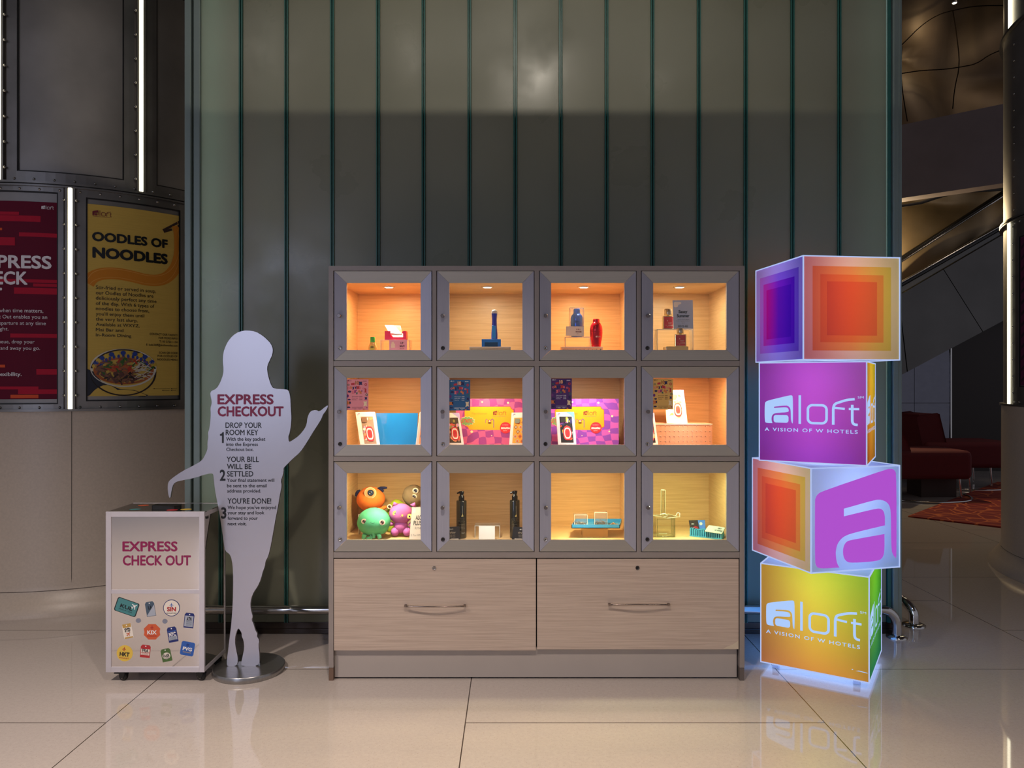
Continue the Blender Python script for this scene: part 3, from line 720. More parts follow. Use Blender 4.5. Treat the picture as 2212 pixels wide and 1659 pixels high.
# ------------------------------------------------------------ stack of light boxes
CS = .518
def m_panel(name, kind, cols, cols2=None):
    """translucent acrylic sheet with its print, lit by the lamps inside the box"""
    m = bpy.data.materials.new(name); m.use_nodes = True; nt = m.node_tree; N = nt.nodes; L = nt.links
    N.remove(N['Principled BSDF']); out = N['Material Output']
    uv = N.new('ShaderNodeUVMap'); uv.uv_map = 'UVMap'; sp = N.new('ShaderNodeSeparateXYZ'); L.new(uv.outputs[0], sp.inputs[0])
    def M(op, a, b=None):
        n = N.new('ShaderNodeMath'); n.operation = op
        for i, x in enumerate((a, b)):
            if x is None: continue
            if isinstance(x, (int, float)): n.inputs[i].default_value = x
            else: L.new(x, n.inputs[i])
        return n.outputs[0]
    def ramp(fac, cs):
        r = N.new('ShaderNodeValToRGB'); L.new(fac, r.inputs[0]); e = r.color_ramp.elements
        while len(e) < len(cs): e.new(.5)
        for i, c in enumerate(cs): e[i].position = i/(len(cs)-1) if len(cs) > 1 else 0; e[i].color = (*rgb(*c), 1)
        return r.outputs[0]
    if kind == 'squares':
        d = M('MAXIMUM', M('ABSOLUTE', M('SUBTRACT', sp.outputs[0], .503)), M('ABSOLUTE', M('SUBTRACT', sp.outputs[1], .497)))
        col = ramp(sp.outputs[0], cols[0])
        for lim, cs in zip((.41, .33, .262), cols[1:]):
            mx = N.new('ShaderNodeMix'); mx.data_type = 'RGBA'; L.new(M('LESS_THAN', d, lim), mx.inputs[0]); L.new(col, mx.inputs[6]); L.new(ramp(sp.outputs[0], cs), mx.inputs[7]); col = mx.outputs[2]
    else:
        col = ramp(sp.outputs[0], cols)
        if cols2:
            mx = N.new('ShaderNodeMix'); mx.data_type = 'RGBA'; L.new(sp.outputs[1], mx.inputs[0]); L.new(ramp(sp.outputs[0], cols2), mx.inputs[6]); L.new(col, mx.inputs[7]); col = mx.outputs[2]
    t = N.new('ShaderNodeBsdfTranslucent'); L.new(col, t.inputs[0])
    df = N.new('ShaderNodeBsdfDiffuse'); L.new(col, df.inputs[0])
    gl = N.new('ShaderNodeBsdfGlossy'); gl.inputs['Roughness'].default_value = .25; gl.inputs[0].default_value = (.9, .9, .9, 1)
    a = N.new('ShaderNodeMixShader'); a.inputs[0].default_value = .12; L.new(t.outputs[0], a.inputs[1]); L.new(df.outputs[0], a.inputs[2])
    b = N.new('ShaderNodeMixShader'); b.inputs[0].default_value = .03; L.new(a.outputs[0], b.inputs[1]); L.new(gl.outputs[0], b.inputs[2]); L.new(b.outputs[0], out.inputs[0])
    MATS[name] = m; return m
ORANGE = [[(250, 140, 135), (250, 190, 160), (246, 214, 140)], [(250, 96, 72), (248, 140, 70), (236, 206, 74)], [(242, 76, 58), (246, 110, 50), (246, 160, 60)], [(216, 62, 56), (240, 86, 44), (240, 112, 52)]]
BLUES = [[(190, 150, 225), (160, 140, 232), (135, 125, 235)], [(200, 110, 210), (120, 80, 215), (92, 66, 212)], [(226, 60, 160), (110, 30, 190), (40, 10, 190)], [(232, 20, 90), (90, 20, 170), (24, 10, 190)]]
P_OR = m_panel('orange_squares_panel', 'squares', ORANGE); P_BL = m_panel('blue_squares_panel', 'squares', BLUES)
P_PU = m_panel('purple_panel', 'plain', [(192, 70, 186), (200, 76, 194), (192, 70, 186)])
P_YE = m_panel('yellow_orange_panel', 'plain', [(236, 170, 50), (240, 208, 30)], [(226, 120, 30), (232, 150, 40)])
P_OY = m_panel('orange_lime_panel', 'plain', [(244, 176, 60), (232, 226, 60), (190, 226, 50)], [(222, 122, 60), (238, 146, 50), (240, 150, 46)])
P_GR = m_panel('green_panel', 'plain', [(140, 208, 40), (90, 190, 30)], [(40, 120, 60), (40, 110, 56)])
P_BW = m_panel('pale_blue_panel', 'plain', [(120, 190, 255), (120, 190, 255)])
P_WH = m_panel('white_panel', 'plain', [(190, 214, 255), (190, 214, 255)])
GLOWF = ematte('lit_white_edge', rgb(186, 205, 255), .84); GLOWL = ematte('lit_lettering', rgb(172, 205, 255), .95); GLOWP = ematte('lit_purple_film', rgb(184, 80, 216), .86)
BASEGLOW = ematte('lit_base_panel', rgb(150, 185, 255), 2.2)
def quad_uv(P, name, m, parent):
    me = bpy.data.meshes.new(name); o0 = org(parent); me.from_pydata([Vector(p)-o0 for p in P], [], [(0, 1, 2, 3)]); me.materials.append(m)
    uv = me.uv_layers.new(name='UVMap')
    for i, c in enumerate(((0, 0), (1, 0), (1, 1), (0, 1))): uv.data[i].uv = c
    o = bpy.data.objects.new(name, me); COL.objects.link(o); o.parent = parent; ORG[o.name] = o0; return o
def big_a(fn):
    def cv(x, y):
        u = (x-484)/616; t = 95-23*u; b = 820-35*u; return (u*CS, (1-(y-t)/(b-t))*CS)
    A = [(512, 330), (515, 300), (530, 275), (560, 255), (1000, 103), (1040, 97), (1062, 108), (1075, 140), (1075, 700), (1070, 722), (1050, 698), (1037, 655), (1035, 400), (1026, 355), (1000, 325), (960, 313), (920, 316), (708, 375), (708, 428), (930, 375), (965, 375), (986, 395), (993, 435), (993, 492), (760, 545), (700, 570), (665, 612), (653, 660), (653, 700), (660, 750), (678, 780), (545, 786), (520, 770), (512, 735)]
    B = [(765, 590), (990, 552), (990, 680), (975, 720), (940, 740), (760, 750), (725, 740), (705, 710), (700, 660), (712, 618), (732, 598)]
    mb = MB()
    sharp = {(708, 375), (708, 428), (993, 492), (990, 552), (678, 780), (1070, 722), (993, 435)}
    for P in (A, B):
        Q = []
        for p in P: Q += [p, p] if p in sharp else [p]
        mb.poly([[cv(*p) for p in smooth(Q, 2, True)]], fn, .0015)
    return mb
cubes = [(1.4338, 3.6483, 82.657, 1.6049, (P_BL, None), (P_OR, None), 'top light box of the stack, with blue and orange nested squares'),
         (1.7486, 3.6458, 30.319, 1.0822, (P_PU, 'logo'), (P_YE, 'logo'), 'purple light box with white logo, second from the top of the stack'),
         (1.4608, 3.6198, 75.96, .5595, (P_OR, None), (P_WH, 'a'), 'light box with a large purple letter a, third from the top of the stack'),
         (1.7328, 3.5884, 32.33, .0355, (P_OY, 'logo'), (P_GR, 'logo'), 'yellow and orange light box standing on the floor, lowest of the stack')]
for (X, Y, th, z0, fl, fr, lab) in cubes:
    th = math.radians(th); s = CS; ct, st_ = math.cos(th), math.sin(th)
    n = Vector((X, Y, z0)); l = n+Vector((-ct*s, st_*s, 0)); r = n+Vector((st_*s, ct*s, 0)); b = l+(r-n); up = Vector((0, 0, s))
    cc = (n+b)/2
    box = thing('light_box', cc, lab, 'light box', 'stacked illuminated cubes')
    e = .0055
    # panels are inset a little inside the frame
    for (o_, u_, nn, (pm, art)) in ((l, n-l, Vector((-st_, -ct, 0)), fl), (n, r-n, Vector((ct, -st_, 0)), fr), (r, b-r, Vector((st_, ct, 0)), (P_BW, None)), (b, l-b, Vector((-ct, st_, 0)), (P_OR if z0 > 1.5 else P_BW, None))):
        U = u_.normalized(); O = o_-nn*.003
        pn = quad_uv([O+U*.004+Vector((0, 0, .004)), O+U*(s-.004)+Vector((0, 0, .004)), O+U*(s-.004)+Vector((0, 0, s-.004)), O+U*.004+Vector((0, 0, s-.004))], 'graphic_panel', pm, box)
        fn = plane(O, U, (0, 0, 1), nn)
        if art == 'logo':
            mb = MB(); logo(mb, fn, .030, .2, .452, h=.0015); mb.build('lettering', GLOWL, pn)
            if pm is P_OY: MB().poly([[(.455, .048), (.470, .053), (.508, .050), (.508, .047), (.472, .049)]], fn, .0015).poly([[(.438, .051), (.444, .051), (.444, .055), (.438, .055)]], fn, .0015).build('scratch', GLOWL, pn)
        if art == 'a': big_a(fn).build('letter_a', GLOWP, pn)
    for zz, nm in ((.004, 'base_panel'), (s-.004, 'top_panel')):
        q = [p+Vector((0, 0, zz)) for p in (l, n, r, b)]; quad_uv(q, nm, BASEGLOW if (z0 < .1 and nm == 'base_panel') else P_WH, box)
    # frame of square bars along the twelve edges
    mb = MB(); Mx = Matrix(((ct, st_, 0, l.x), (-st_, ct, 0, l.y), (0, 0, 1, z0), (0, 0, 0, 1)))
    for x, y in ((0, 0), (s-e, 0), (0, s-e), (s-e, s-e)): mb.box(x, y, 0, x+e, y+e, s, M=Mx)
    for z in (0, s-e):
        mb.box(e, 0, z, s-e, e, z+e, M=Mx); mb.box(e, s-e, z, s-e, s, z+e, M=Mx); mb.box(0, e, z, e, s-e, z+e, M=Mx); mb.box(s-e, e, z, s, s-e, z+e, M=Mx)
    mb.build('frame', GLOWF, box)
    if z0 < .1:
        mb = MB()
        for x, y in ((.05, .05), (s-.08, .05), (.05, s-.08), (s-.08, s-.08)): mb.box(x, y, -z0+.0005, x+.03, y+.03, 0, M=Mx)
        mb.build('feet', flat('clear_feet', 200, 210, 235), box)
    else:
        mb = MB()   # thin plinth the upper box rests on
        mb.box(.12, .12, -.0047, s-.12, s-.12, .0, M=Mx).build('plinth', flat('clear_feet', 200, 210, 235), box)
    for dz, pw in ((.45, 1.65), (.25, .62), (.09, .80)):
        light('POINT', 'light_box_lamp', cc+Vector((0, 0, dz)), pw, (1, .97, .96), size=.07)
# ------------------------------------------------------------ express checkout drop box on castors
YB0 = 3.687; kb0 = YB0/F
bx0, bx1, bz1, bz0 = (228.4-CX)*kb0, (441.5-CX)*kb0, CH-(1105.4-HY)*kb0, CH-(1452.3-HY)*kb0
BD = .275; YB1 = YB0+BD
boxm = thing('checkout_box', ((bx0+bx1)/2, YB0+BD/2, 0), 'white express check out drop box with travel stickers, on black castors', 'box')
ALB = mat('satin_white_aluminium', rgb(206, 200, 204), .38, .35, var=.03)
def bxpx(x): return (220+x/3.95-CX)*kb0
def bzpx(y): return CH-(1070+y/3.95-HY)*kb0
mb = MB(); fw = bxpx(78)-bx0
for x in (bx0, bx1-fw):
    for y in (YB0, YB1-.012): mb.box(x, y, bz0, x+fw, y+.012, bz1)
for z in (bz0, bz1-fw):
    for y in (YB0, YB1-.012): mb.box(bx0+fw, y, z, bx1-fw, y+.012, z+fw)
    for x in (bx0, bx1-.012): mb.box(x, YB0+.012, z+.001, x+.012, YB1-.012, z+fw*.8)
mb.box(bx0+fw, YB0+.001, bzpx(840), bx1-fw, YB0+.012, bzpx(806))
mb.build('frame', ALB, boxm, bev=.0008)
GLOSSW = mat('glossy_white_panel', rgb(214, 206, 200), .05, 0, coat=.9, spec=1.0, var=.02)
def m_mirror(name, tint, rough, mix, base):
    m = bpy.data.materials.new(name); m.use_nodes = True; nt = m.node_tree; N = nt.nodes; L = nt.links
    N.remove(N['Principled BSDF']); d = N.new('ShaderNodeBsdfDiffuse'); d.inputs[0].default_value = (*base, 1); g = N.new('ShaderNodeBsdfGlossy'); g.inputs[0].default_value = (*tint, 1); g.inputs['Roughness'].default_value = rough
    x = N.new('ShaderNodeMixShader'); x.inputs[0].default_value = mix; L.new(d.outputs[0], x.inputs[1]); L.new(g.outputs[0], x.inputs[2]); L.new(x.outputs[0], N['Material Output'].inputs[0]); return m
FRONTM = m_mirror('polished_front_sheet', (.93, .90, .88), .07, .86, rgb(176, 160, 150)); SIDEM = m_mirror('mirror_side_sheet', (.62, .60, .56), .01, .93, (.1, .1, .1))
up_ = MB().box(bx0+fw, YB0+.004, bzpx(806), bx1-fw, YB0+.010, bz1-fw).build('upper_panel', FRONTM, boxm)
lo_ = MB().box(bx0+fw, YB0+.004, bz0+fw, bx1-fw, YB0+.010, bzpx(840)).build('lower_panel', FRONTM, boxm)
MB().box(bx0+.001, YB0+.012, bz1-.006, bx1-.001, YB1-.012, bz1-.001).build('top_panel', SIDEM, boxm)
for x in (bx0+.003, bx1-.009): MB().box(x, YB0+.012, bz0+fw*.8, x+.006, YB1-.012, bz1-fw*.8-.001).build('side_panel', SIDEM, boxm)
MB().box(bx0+fw, YB1-.010, bz0+fw, bx1-fw, YB1-.004, bz1-fw).box(bx0+.012, YB0+.012, bz0+.001, bx1-.012, YB1-.012, bz0+.008).build('rear_panel', ALB, boxm)
bfn = lambda u, v, h=0: Vector((bxpx(u), YB0+.004-h, bzpx(v)))
PLUM = flat('plum_lettering', 138, 24, 78, .35)
mb = MB(); text(mb, 'EXPRESS', bfn, 172, 643, 395, 480, .0006, bold=.028); text(mb, 'CHECK OUT', bfn, 175, 757, 514, 600, .0006, bold=.028); mb.build('lettering', PLUM, up_)
def rot(pts, c, a):
    a = math.radians(a); return [(c[0]+(x*math.cos(a)+y*math.sin(a)), c[1]+(-x*math.sin(a)+y*math.cos(a))) for x, y in pts]
def sticker(c, w_, h_, a, base, txt, tc, shape='tag', sub=None, subc=None, band=None, extra=None, ts=.36, ty=0, bold=.03, ring=None):
    """airport luggage sticker: sheet, optional rim, band and code lettering"""
    S = Sheet(); W, H = w_/2, h_/2
    if shape == 'round': out_ = ell(0, 0, W, H, 32)
    elif shape == 'rrect': out_ = rrect(-W, -H, W, H, min(W, H)*.28)
    elif shape == 'oct': out_ = [(W*k[0], H*k[1]) for k in ((-.45, -1), (.45, -1), (.6, -.82), (1, -.42), (.93, 0), (1, .42), (.6, .82), (.45, 1), (-.45, 1), (-.6, .82), (-1, .42), (-.93, 0), (-1, -.42), (-.6, -.82))]
    else: out_ = [(-W*.72, -H), (W*.72, -H), (W, -H*.74), (W, H), (-W, H), (-W, -H*.74)]
    f = lambda u, v, h=0: bfn(*rot([(u, v)], c, a)[0], h)
    q = MB().poly([out_], f, .0004); S.merge(q, base)
    if ring is not None:
        S.merge(MB().poly([[(x*.92, y*.92) for x, y in out_]], f, .0007), ring[0])
        if len(ring) > 1: S.merge(MB().poly([[(x*.84, y*.84) for x, y in out_]], f, .0009), ring[1])
    if band: 
        for (v0, v1, bc) in band: S.merge(MB().poly([[(-W*.86, v0*H), (W*.86, v0*H), (W*.86, v1*H), (-W*.86, v1*H)]], f, .0008), bc)
    if shape == 'tag': S.merge(MB().poly([ell(0, -H*.8, 5.5, 5.5, 10)], f, .0010), WHITE)
    if txt:
        q = MB(); fl_ = lambda u, v, h=0: f(u, v, h); text(q, txt, fl_, -W*ts*2*.95, W*ts*2*.95, ty-h_*.13, ty+h_*.13, .0012, bold=bold); S.merge(q, tc)
    if sub:
        q = MB(); text(q, sub, f, -W*.6, W*.6, ty+h_*.20, ty+h_*.28, .0012); S.merge(q, subc or tc)
    if extra: extra(S, f, W, H)
    return S.done('luggage_sticker', lo_)
def plane_icon(S, f, x, y, s_, m, a=0):
    q = MB(); R_ = lambda P: [(x+p[0]*math.cos(a)*s_-p[1]*math.sin(a)*s_, y+p[0]*math.sin(a)*s_+p[1]*math.cos(a)*s_) for p in P]
    q.poly([R_([(0, -1), (.13, -.8), (.13, -.25), (1, .3), (1, .5), (.13, .2), (.1, .7), (.4, .95), (.4, 1.1), (0, 1), (-.4, 1.1), (-.4, .95), (-.1, .7), (-.13, .2), (-1, .5), (-1, .3), (-.13, -.25), (-.13, -.8)])], f, .0014); S.merge(q, m)
def lines(S, f, W, x0, x1, ys, m, t=2):
    q = MB()
    for y in ys: q.poly([[(x0, y), (x1, y), (x1, y+t), (x0, y+t)]], f, .0013)
    S.merge(q, m)
c_teal = flat('sticker_teal', 70, 132, 134); c_navy = flat('sticker_navy', 32, 44, 108); c_or = flat('sticker_orange', 206, 92, 52); c_yel = flat('sticker_yellow', 222, 186, 74)
c_red = flat('sticker_red', 178, 42, 46); c_grn = flat('sticker_green', 74, 104, 52); c_blue = flat('sticker_blue', 44, 92, 172); c_gry = flat('sticker_grey', 168, 174, 186); c_slate = flat('sticker_slate', 70, 88, 106); c_och = flat('sticker_ochre', 190, 150, 76); c_cream = flat('sticker_cream', 230, 220, 206)
sticker((209, 955), 196, 122, -19, INK, 'KUL', INK, 'rrect', 'MALAYSIA', None, ring=(c_teal,), ts=.30, ty=2, extra=lambda S, f, W, H: plane_icon(S, f, 62, -28, 27, WHITE, .8))
sticker((411, 972), 78, 126, 10, c_slate, 'LA', INK, ts=.22, ty=-14, extra=lambda S, f, W, H: S.merge(MB().poly([[(38, -34), (38, 60), (-34, 60), (-34, 48)]], f, .0016), c_gry))
sticker((592, 963), 144, 144, 0, c_navy, 'SIN', c_red, 'round', 'SINGAPORE', INK, ring=(c_cream,), ts=.28, ty=10, bold=.045, extra=lambda S, f, W, H: plane_icon(S, f, 0, -28, 17, c_blue))
sticker((741, 1070), 84, 128, -6, c_navy, 'ATN', INK, ty=-13, ts=.26, bold=.04, band=((-.62, .82, c_gry),), extra=lambda S, f, W, H: lines(S, f, W, -22, 26, (8, 16, 24, 32, 40), c_slate))
sticker((217, 1160), 82, 124, 11, c_cream, 'SYD', INK, ty=-10, ts=.31, bold=.04, band=((-1.0, -.5, c_och), (.82, 1.0, c_och)), extra=lambda S, f, W, H: plane_icon(S, f, 4, 24, 20, c_or, .9))
sticker((425, 1167), 140, 132, 0, c_or, 'KIX', WHITE, 'oct', 'OSAKA', c_red, ts=.30, ty=4, bold=.03, extra=lambda S, f, W, H: plane_icon(S, f, 0, -40, 16, c_red))
sticker((600, 1190), 82, 130, 10, c_navy, 'NYC', WHITE, ts=.38, ty=-4, bold=.045, band=((.22, .72, c_gry), (-.5, -.4, c_blue)), extra=lambda S, f, W, H: lines(S, f, W, -28, 28, (20, 28, 36, 44), c_slate))
sticker((192, 1350), 138, 138, -6, c_yel, 'HKT', INK, 'round', 'PHUKET', c_red, ts=.32, ty=8, bold=.035, extra=lambda S, f, W, H: plane_icon(S, f, -8, -38, 16, c_red))
sticker((368, 1333), 84, 108, -6, c_red, 'FRA', INK, ts=.34, ty=-6, bold=.03, band=((-.36, .16, c_cream), (.24, .6, c_cream)), extra=lambda S, f, W, H: lines(S, f, W, -30, 30, (16, 22, 28), c_red))
sticker((547, 1366), 84, 110, 12, c_grn, 'FAAIR', INK, ts=.33, ty=4, bold=.03, extra=lambda S, f, W, H: (S.merge(MB().poly([ell(0, 6, 34, 28, 18)], f, .0007), c_cream), lines(S, f, W, -20, 20, (22, 28), INK)))
sticker((728, 1311), 116, 118, -10, c_blue, 'PVG', WHITE, 'rrect', 'SHANGHAI', c_yel, ts=.36, ty=2, bold=.04, extra=lambda S, f, W, H: plane_icon(S, f, 0, -34, 14, c_navy, 1.2))
for x, y in ((308, 1071), (535, 1077)):
    MB().poly([ell(x, y, 22, 20, 18)], bfn, .0006).build('round_dot', flat('dot_grey', 128, 132, 148), lo_)
# black key slot cover and sticker remains on the top
zt = bz1-.001
sx0, sx1 = (334-CX)*3.80/F, (391-CX)*3.80/F
MB().prism([(sx0, 3.775), (sx1-.02, 3.765), (sx1, 3.79), (sx1, 3.80), (sx1-.01, 3.83), (sx0+.02, 3.83), (sx0, 3.81)], lambda u, v, h: Vector((u, v, zt+h)), 0, .016).build('key_slot_cover', BLACK, boxm, bev=.002)
for i, (x, y, m_) in enumerate(((310, 3.88, c_or), (292, 3.76, c_teal), (402, 3.76, c_yel), (372, 3.74, c_red))):
    X = (x-CX)*y/F; MB().poly([ell(X, y, .028, .022, 16)], lambda u, v, h=0: Vector((u, v, zt+.0006)), 0).build('luggage_sticker', m_, boxm)
CAST = flat('caster_black', 18, 17, 17, .4)
for (x, y) in ((bx0+.071, YB0+.035), (bx1-.030, YB0+.035), (bx0+.071, YB1-.04), (bx1-.030, YB1-.04)):
    wz = .0235; Ry = Matrix.Rotation(math.pi/2, 3, 'Y'); Rx = Matrix.Rotation(math.radians(68), 3, 'Z') @ Ry
    fk = MB().lathe([(.022, bz0-.012), (.022, bz0)], (x, y, 0), 18)
    Mz = Matrix.Translation((x, y, 0)) @ Matrix.Rotation(math.radians(68), 4, 'Z')
    for sx_ in (-.0135, .0115): fk.prism([(-.022, bz0-.012), (.022, bz0-.012), (.006, .012), (-.012, .012)], lambda u, v, h, sx_=sx_: Mz @ Vector((sx_+h, u, v)), 0, .002)
    cst = fk.build('caster', CAST, boxm)
    MB().lathe([(.014, -.0105), (.0205, -.0105), (.0232, -.007), (.0232, .007), (.0205, .0105), (.014, .0105)], (x, y, wz), 24, M=Rx).build('wheel', BLACK, cst)
    MB().lathe([(.0145, -.0112), (.012, -.0118), (.005, -.0112), (.0035, -.0125)], (x, y, wz), 20, M=Rx).lathe([(.0145, .0112), (.012, .0118), (.005, .0112), (.0035, .0125)], (x, y, wz), 20, M=Rx).build('hub', CHROME, cst)
    if x < -1.8 and y < 3.8: MB().box(x-.045, y-.008, bz0-.018, x-.018, y+.008, bz0-.013, M=None).build('brake_lever', BLACK, cst)
# ------------------------------------------------------------ silhouette stand
YS = 3.825
sil = thing('silhouette_stand', at(537, 1444, YS)*1, 'flat silver cutout of a pointing person with express checkout instructions, on a round steel base', 'sign stand')
OUT = [(690, 28), (730, 33), (762, 52), (780, 68), (798, 87), (808, 110), (806, 135), (795, 160), (783, 185), (782, 210), (790, 245), (800, 275), (812, 290), (868, 292), (880, 300), (886, 330), (888, 380), (891, 420), (888, 460), (882, 492), (877, 502), (879, 528), (892, 524), (925, 500), (950, 470), (960, 445), (962, 420), (975, 390), (1000, 385), (1018, 392), (1040, 372), (1058, 362), (1045, 390), (1032, 405), (1025, 425), (1010, 450), (990, 480), (960, 530), (930, 575), (900, 600), (870, 630), (855, 645), (856, 660), (850, 685), (843, 700), (848, 725), (840, 760), (832, 810), (820, 870), (808, 940), (795, 1010), (785, 1045), (775, 1060), (772, 1085), (762, 1110), (755, 1140), (740, 1175), (722, 1200), (710, 1230), (706, 1260), (712, 1290), (718, 1310), (712, 1325), (722, 1345), (728, 1370), (738, 1385), (736, 1400), (747, 1415), (743, 1440), (748, 1480), (748, 1533), (670, 1533), (665, 1520), (672, 1490), (680, 1450), (676, 1415), (668, 1400), (668, 1385), (660, 1370), (652, 1362), (642, 1385), (637, 1420), (643, 1460), (651, 1495), (650, 1520), (640, 1533), (604, 1533), (600, 1520), (605, 1480), (612, 1420), (622, 1340), (628, 1250), (630, 1150), (628, 1080), (618, 1035), (600, 1020), (592, 1010), (585, 960), (575, 890), (565, 830), (555, 780), (548, 740), (543, 700), (541, 672), (530, 668), (500, 675), (455, 690), (400, 700), (370, 708), (358, 725), (352, 755), (348, 782), (340, 770), (336, 735), (338, 710), (350, 695), (400, 660), (450, 635), (490, 612), (508, 580), (516, 555), (514, 530), (520, 505), (516, 490), (525, 465), (530, 400), (527, 380), (535, 350), (530, 330), (526, 302), (555, 290), (572, 262), (585, 225), (587, 200), (583, 170), (585, 130), (597, 95), (615, 65), (640, 42), (665, 32)]
OUTP = [(200+x/2.074, 700+y/2.074) for x, y in smooth(OUT, 1, True)]
SILM = mat('satin_silver_sheet', rgb(186, 181, 184), .34, .96, var=.02, vscale=3)
figure = MB().prism(OUTP, lambda u, v, h: at(u, v, YS)+Vector((0, h, 0)), 0, .012).build('cutout_figure', SILM, sil, bev=.0012)
dz_ = .030; r0 = .1785; dc = Vector((at(536, 1444, YS).x, YS+.016, 0))
MB().lathe([(r0-.002, 0), (r0, .002), (r0, dz_-.003), (r0-.003, dz_)], dc, 72).build('round_base', mat('turned_steel_base', (.36, .35, .34), .30, .9, var=.1, stretch=(1, 8, 1), vscale=20), sil)
MB().box(at(497, 0, YS).x, YS+.0115, dz_-.001, at(560, 0, YS).x, YS+.03, dz_+.02).build('mounting_block', STEEL, sil)
sf = lambda u, v, h=0: at(440+u/4.88, 820+v/4.88, YS)+Vector((0, -h, 0))
mb = MB(); text(mb, 'EXPRESS', sf, 145, 738, 155, 262, .0008, bold=.034); text(mb, 'CHECKOUT', sf, 147, 843, 282, 388, .0008, bold=.034); mb.build('title_lettering', MAG, figure)
_L = [MB(), MB(), MB()]
for t_, x0_, x1_, y0_, y1_, b_ in (('DROP YOUR', 230, 612, 452, 510, .016), ('ROOM KEY', 232, 575, 528, 586, .016), ('With the key packet', 236, 650, 607, 645, .016), ('into the Express', 236, 572, 664, 700, .016), ('Checkout box.', 238, 527, 718, 753, .016), ('1', 172, 212, 553, 668, .03),
        ('YOUR BILL', 242, 582, 812, 868, .016), ('WILL BE', 245, 504, 888, 944, .016), ('SETTLED', 246, 523, 965, 1022, .016), ('Your final statement will', 245, 744, 1042, 1078, .016), ('be sent to the email', 246, 664, 1100, 1136, .016), ('address provided.', 247, 605, 1155, 1191, .016), ('2', 170, 230, 950, 1067, .03),
        ("YOU'RE DONE!", 252, 712, 1251, 1308, .016), ("We hope you've enjoyed", 252, 762, 1329, 1365, .016), ('your stay and look', 252, 640, 1385, 1420, .016), ('forward to your', 253, 570, 1443, 1478, .016), ('next visit.', 253, 452, 1501, 1536, .016), ('3', 184, 240, 1346, 1466, .03)):
    text(_L[0 if y0_ < 780 else 1 if y0_ < 1230 else 2], t_, sf, x0_, x1_, y0_, y1_, .0008, bold=b_)
for mb in _L: mb.build('instruction_lettering', INK, figure)
# ------------------------------------------------------------ what stands in the compartments
def vquad(P, Y, m, depth=.004):     # upright quad from four photo points (bl, br, tr, tl), optional own distances
    Ys = Y if isinstance(Y, (list, tuple)) else [Y]*4
    return [at(p[0], p[1], y) for p, y in zip(P, Ys)]
def slab(q, d, mi=0, mb=None):
    mb = mb or MB(); n = (q[1]-q[0]).cross(q[3]-q[0]).normalized()
    if n.y > 0: n = -n
    b = [p-n*d for p in q]; mb.hexa([q[0], q[1], b[1], b[0], q[3], q[2], b[2], b[3]], mi); return mb
def bil(q):                          # u,v in 0..1 on the quad, h outward
    n = (q[1]-q[0]).cross(q[3]-q[0]).normalized()
    if n.y > 0: n = -n
    return lambda u, v, h=0: (q[0]*(1-u)+q[1]*u)*(1-v)+(q[3]*(1-u)+q[2]*u)*v+n*h
def zx(ox, oy, sc): return lambda x, y: (ox+x/sc, oy+y/sc)
def pbx(x0, x1, yt, yb, Y, d, mb=None, mi=0):
    a = at(x0, yb, Y); b = at(x1, yt, Y); mb = mb or MB(); return mb.box(a.x, Y, a.z, b.x, Y+d, b.z, mi)
def item(S, name, label, cat, mats=None, group=None, **k):
    o = S.build(name, mats, **k) if mats is not None else S.done(name, **k)
    base_origin(o); return tag(o, label, cat, group)
def riser(x0, x1, z0, z1, Y, d, name, label, t=.003, group=None):
    """clear acrylic bridge: top and two legs with bright polished edges"""
    root = thing(name, ((x0+x1)/2, Y+d/2, z0), label, 'acrylic stand', group)
    MB().box(x0, Y, z1-t, x1, Y+d, z1).box(x0, Y, z0, x0+t, Y+d, z1-t).box(x1-t, Y, z0, x1, Y+d, z1-t).build('bent_sheet', CLEAR, root)
    MB().box(x0, Y-.0008, z1-t, x1, Y, z1).box(x0, Y-.0008, z0, x0+t, Y, z1-t).box(x1-t, Y-.0008, z0, x1, Y, z1-t).build('polished_edge', CLEAREDGE, root)
    return root
def crate(x0, x1, z0, z1, Y, d, label, m, nx=10, nz=1, hole=.0042):
    """small perforated plastic crate turned upside down"""
    root = thing('perforated_crate', ((x0+x1)/2, Y+d/2, z0), label, 'crate')
    # front face with square holes
    mb = MB(); px_ = (x1-x0)/nx; pz_ = (z1-z0)/(nz+.4) if nz > 1 else (z1-z0); zz = z0
    t = .003; hw = hole
    xs = [x0]
    for i in range(nx): c_ = x0+(i+.5)*px_; xs += [c_-hw/2, c_+hw/2]
    xs.append(x1); zs = [z0]
    for j in range(nz): c_ = z0+(j+.5)*(z1-z0)/nz; zs += [c_-hw/2, c_+hw/2]
    zs.append(z1)
    for i in range(len(xs)-1):
        for j in range(len(zs)-1):
            if i % 2 == 1 and j % 2 == 1: continue
            mb.box(xs[i], Y, zs[j], xs[i+1], Y+t, zs[j+1])
    mb.build('perforated_side', m, root)
    MB().box(x0, Y+t, z1-t, x1, Y+d, z1).box(x0, Y+t, z0, x0+t, Y+d, z1-t).box(x1-t, Y+t, z0, x1, Y+d, z1-t).box(x0+t, Y+d-t, z0, x1-t, Y+d, z1-t).build('crate_shell', m, root)
    mb = MB()
    for i in range(nx):
        for j in range(nz):
            cx_ = x0+(i+.5)*px_; cz_ = z0+(j+.5)*(z1-z0)/nz
            mb.box(cx_-hw*.6, Y-.001, cz_+hw*.5, cx_+hw*.6, Y, cz_+hw*.68).box(cx_+hw*.5, Y-.001, cz_-hw*.5, cx_+hw*.68, Y, cz_+hw*.5)
    mb.box(x0-.001, Y-.0015, z1-.004, x1+.001, Y, z1+.0004).build('hole_rims', flat('crate_rim', 245, 240, 236), root)
    return root
F1, F2, F3 = FLZ
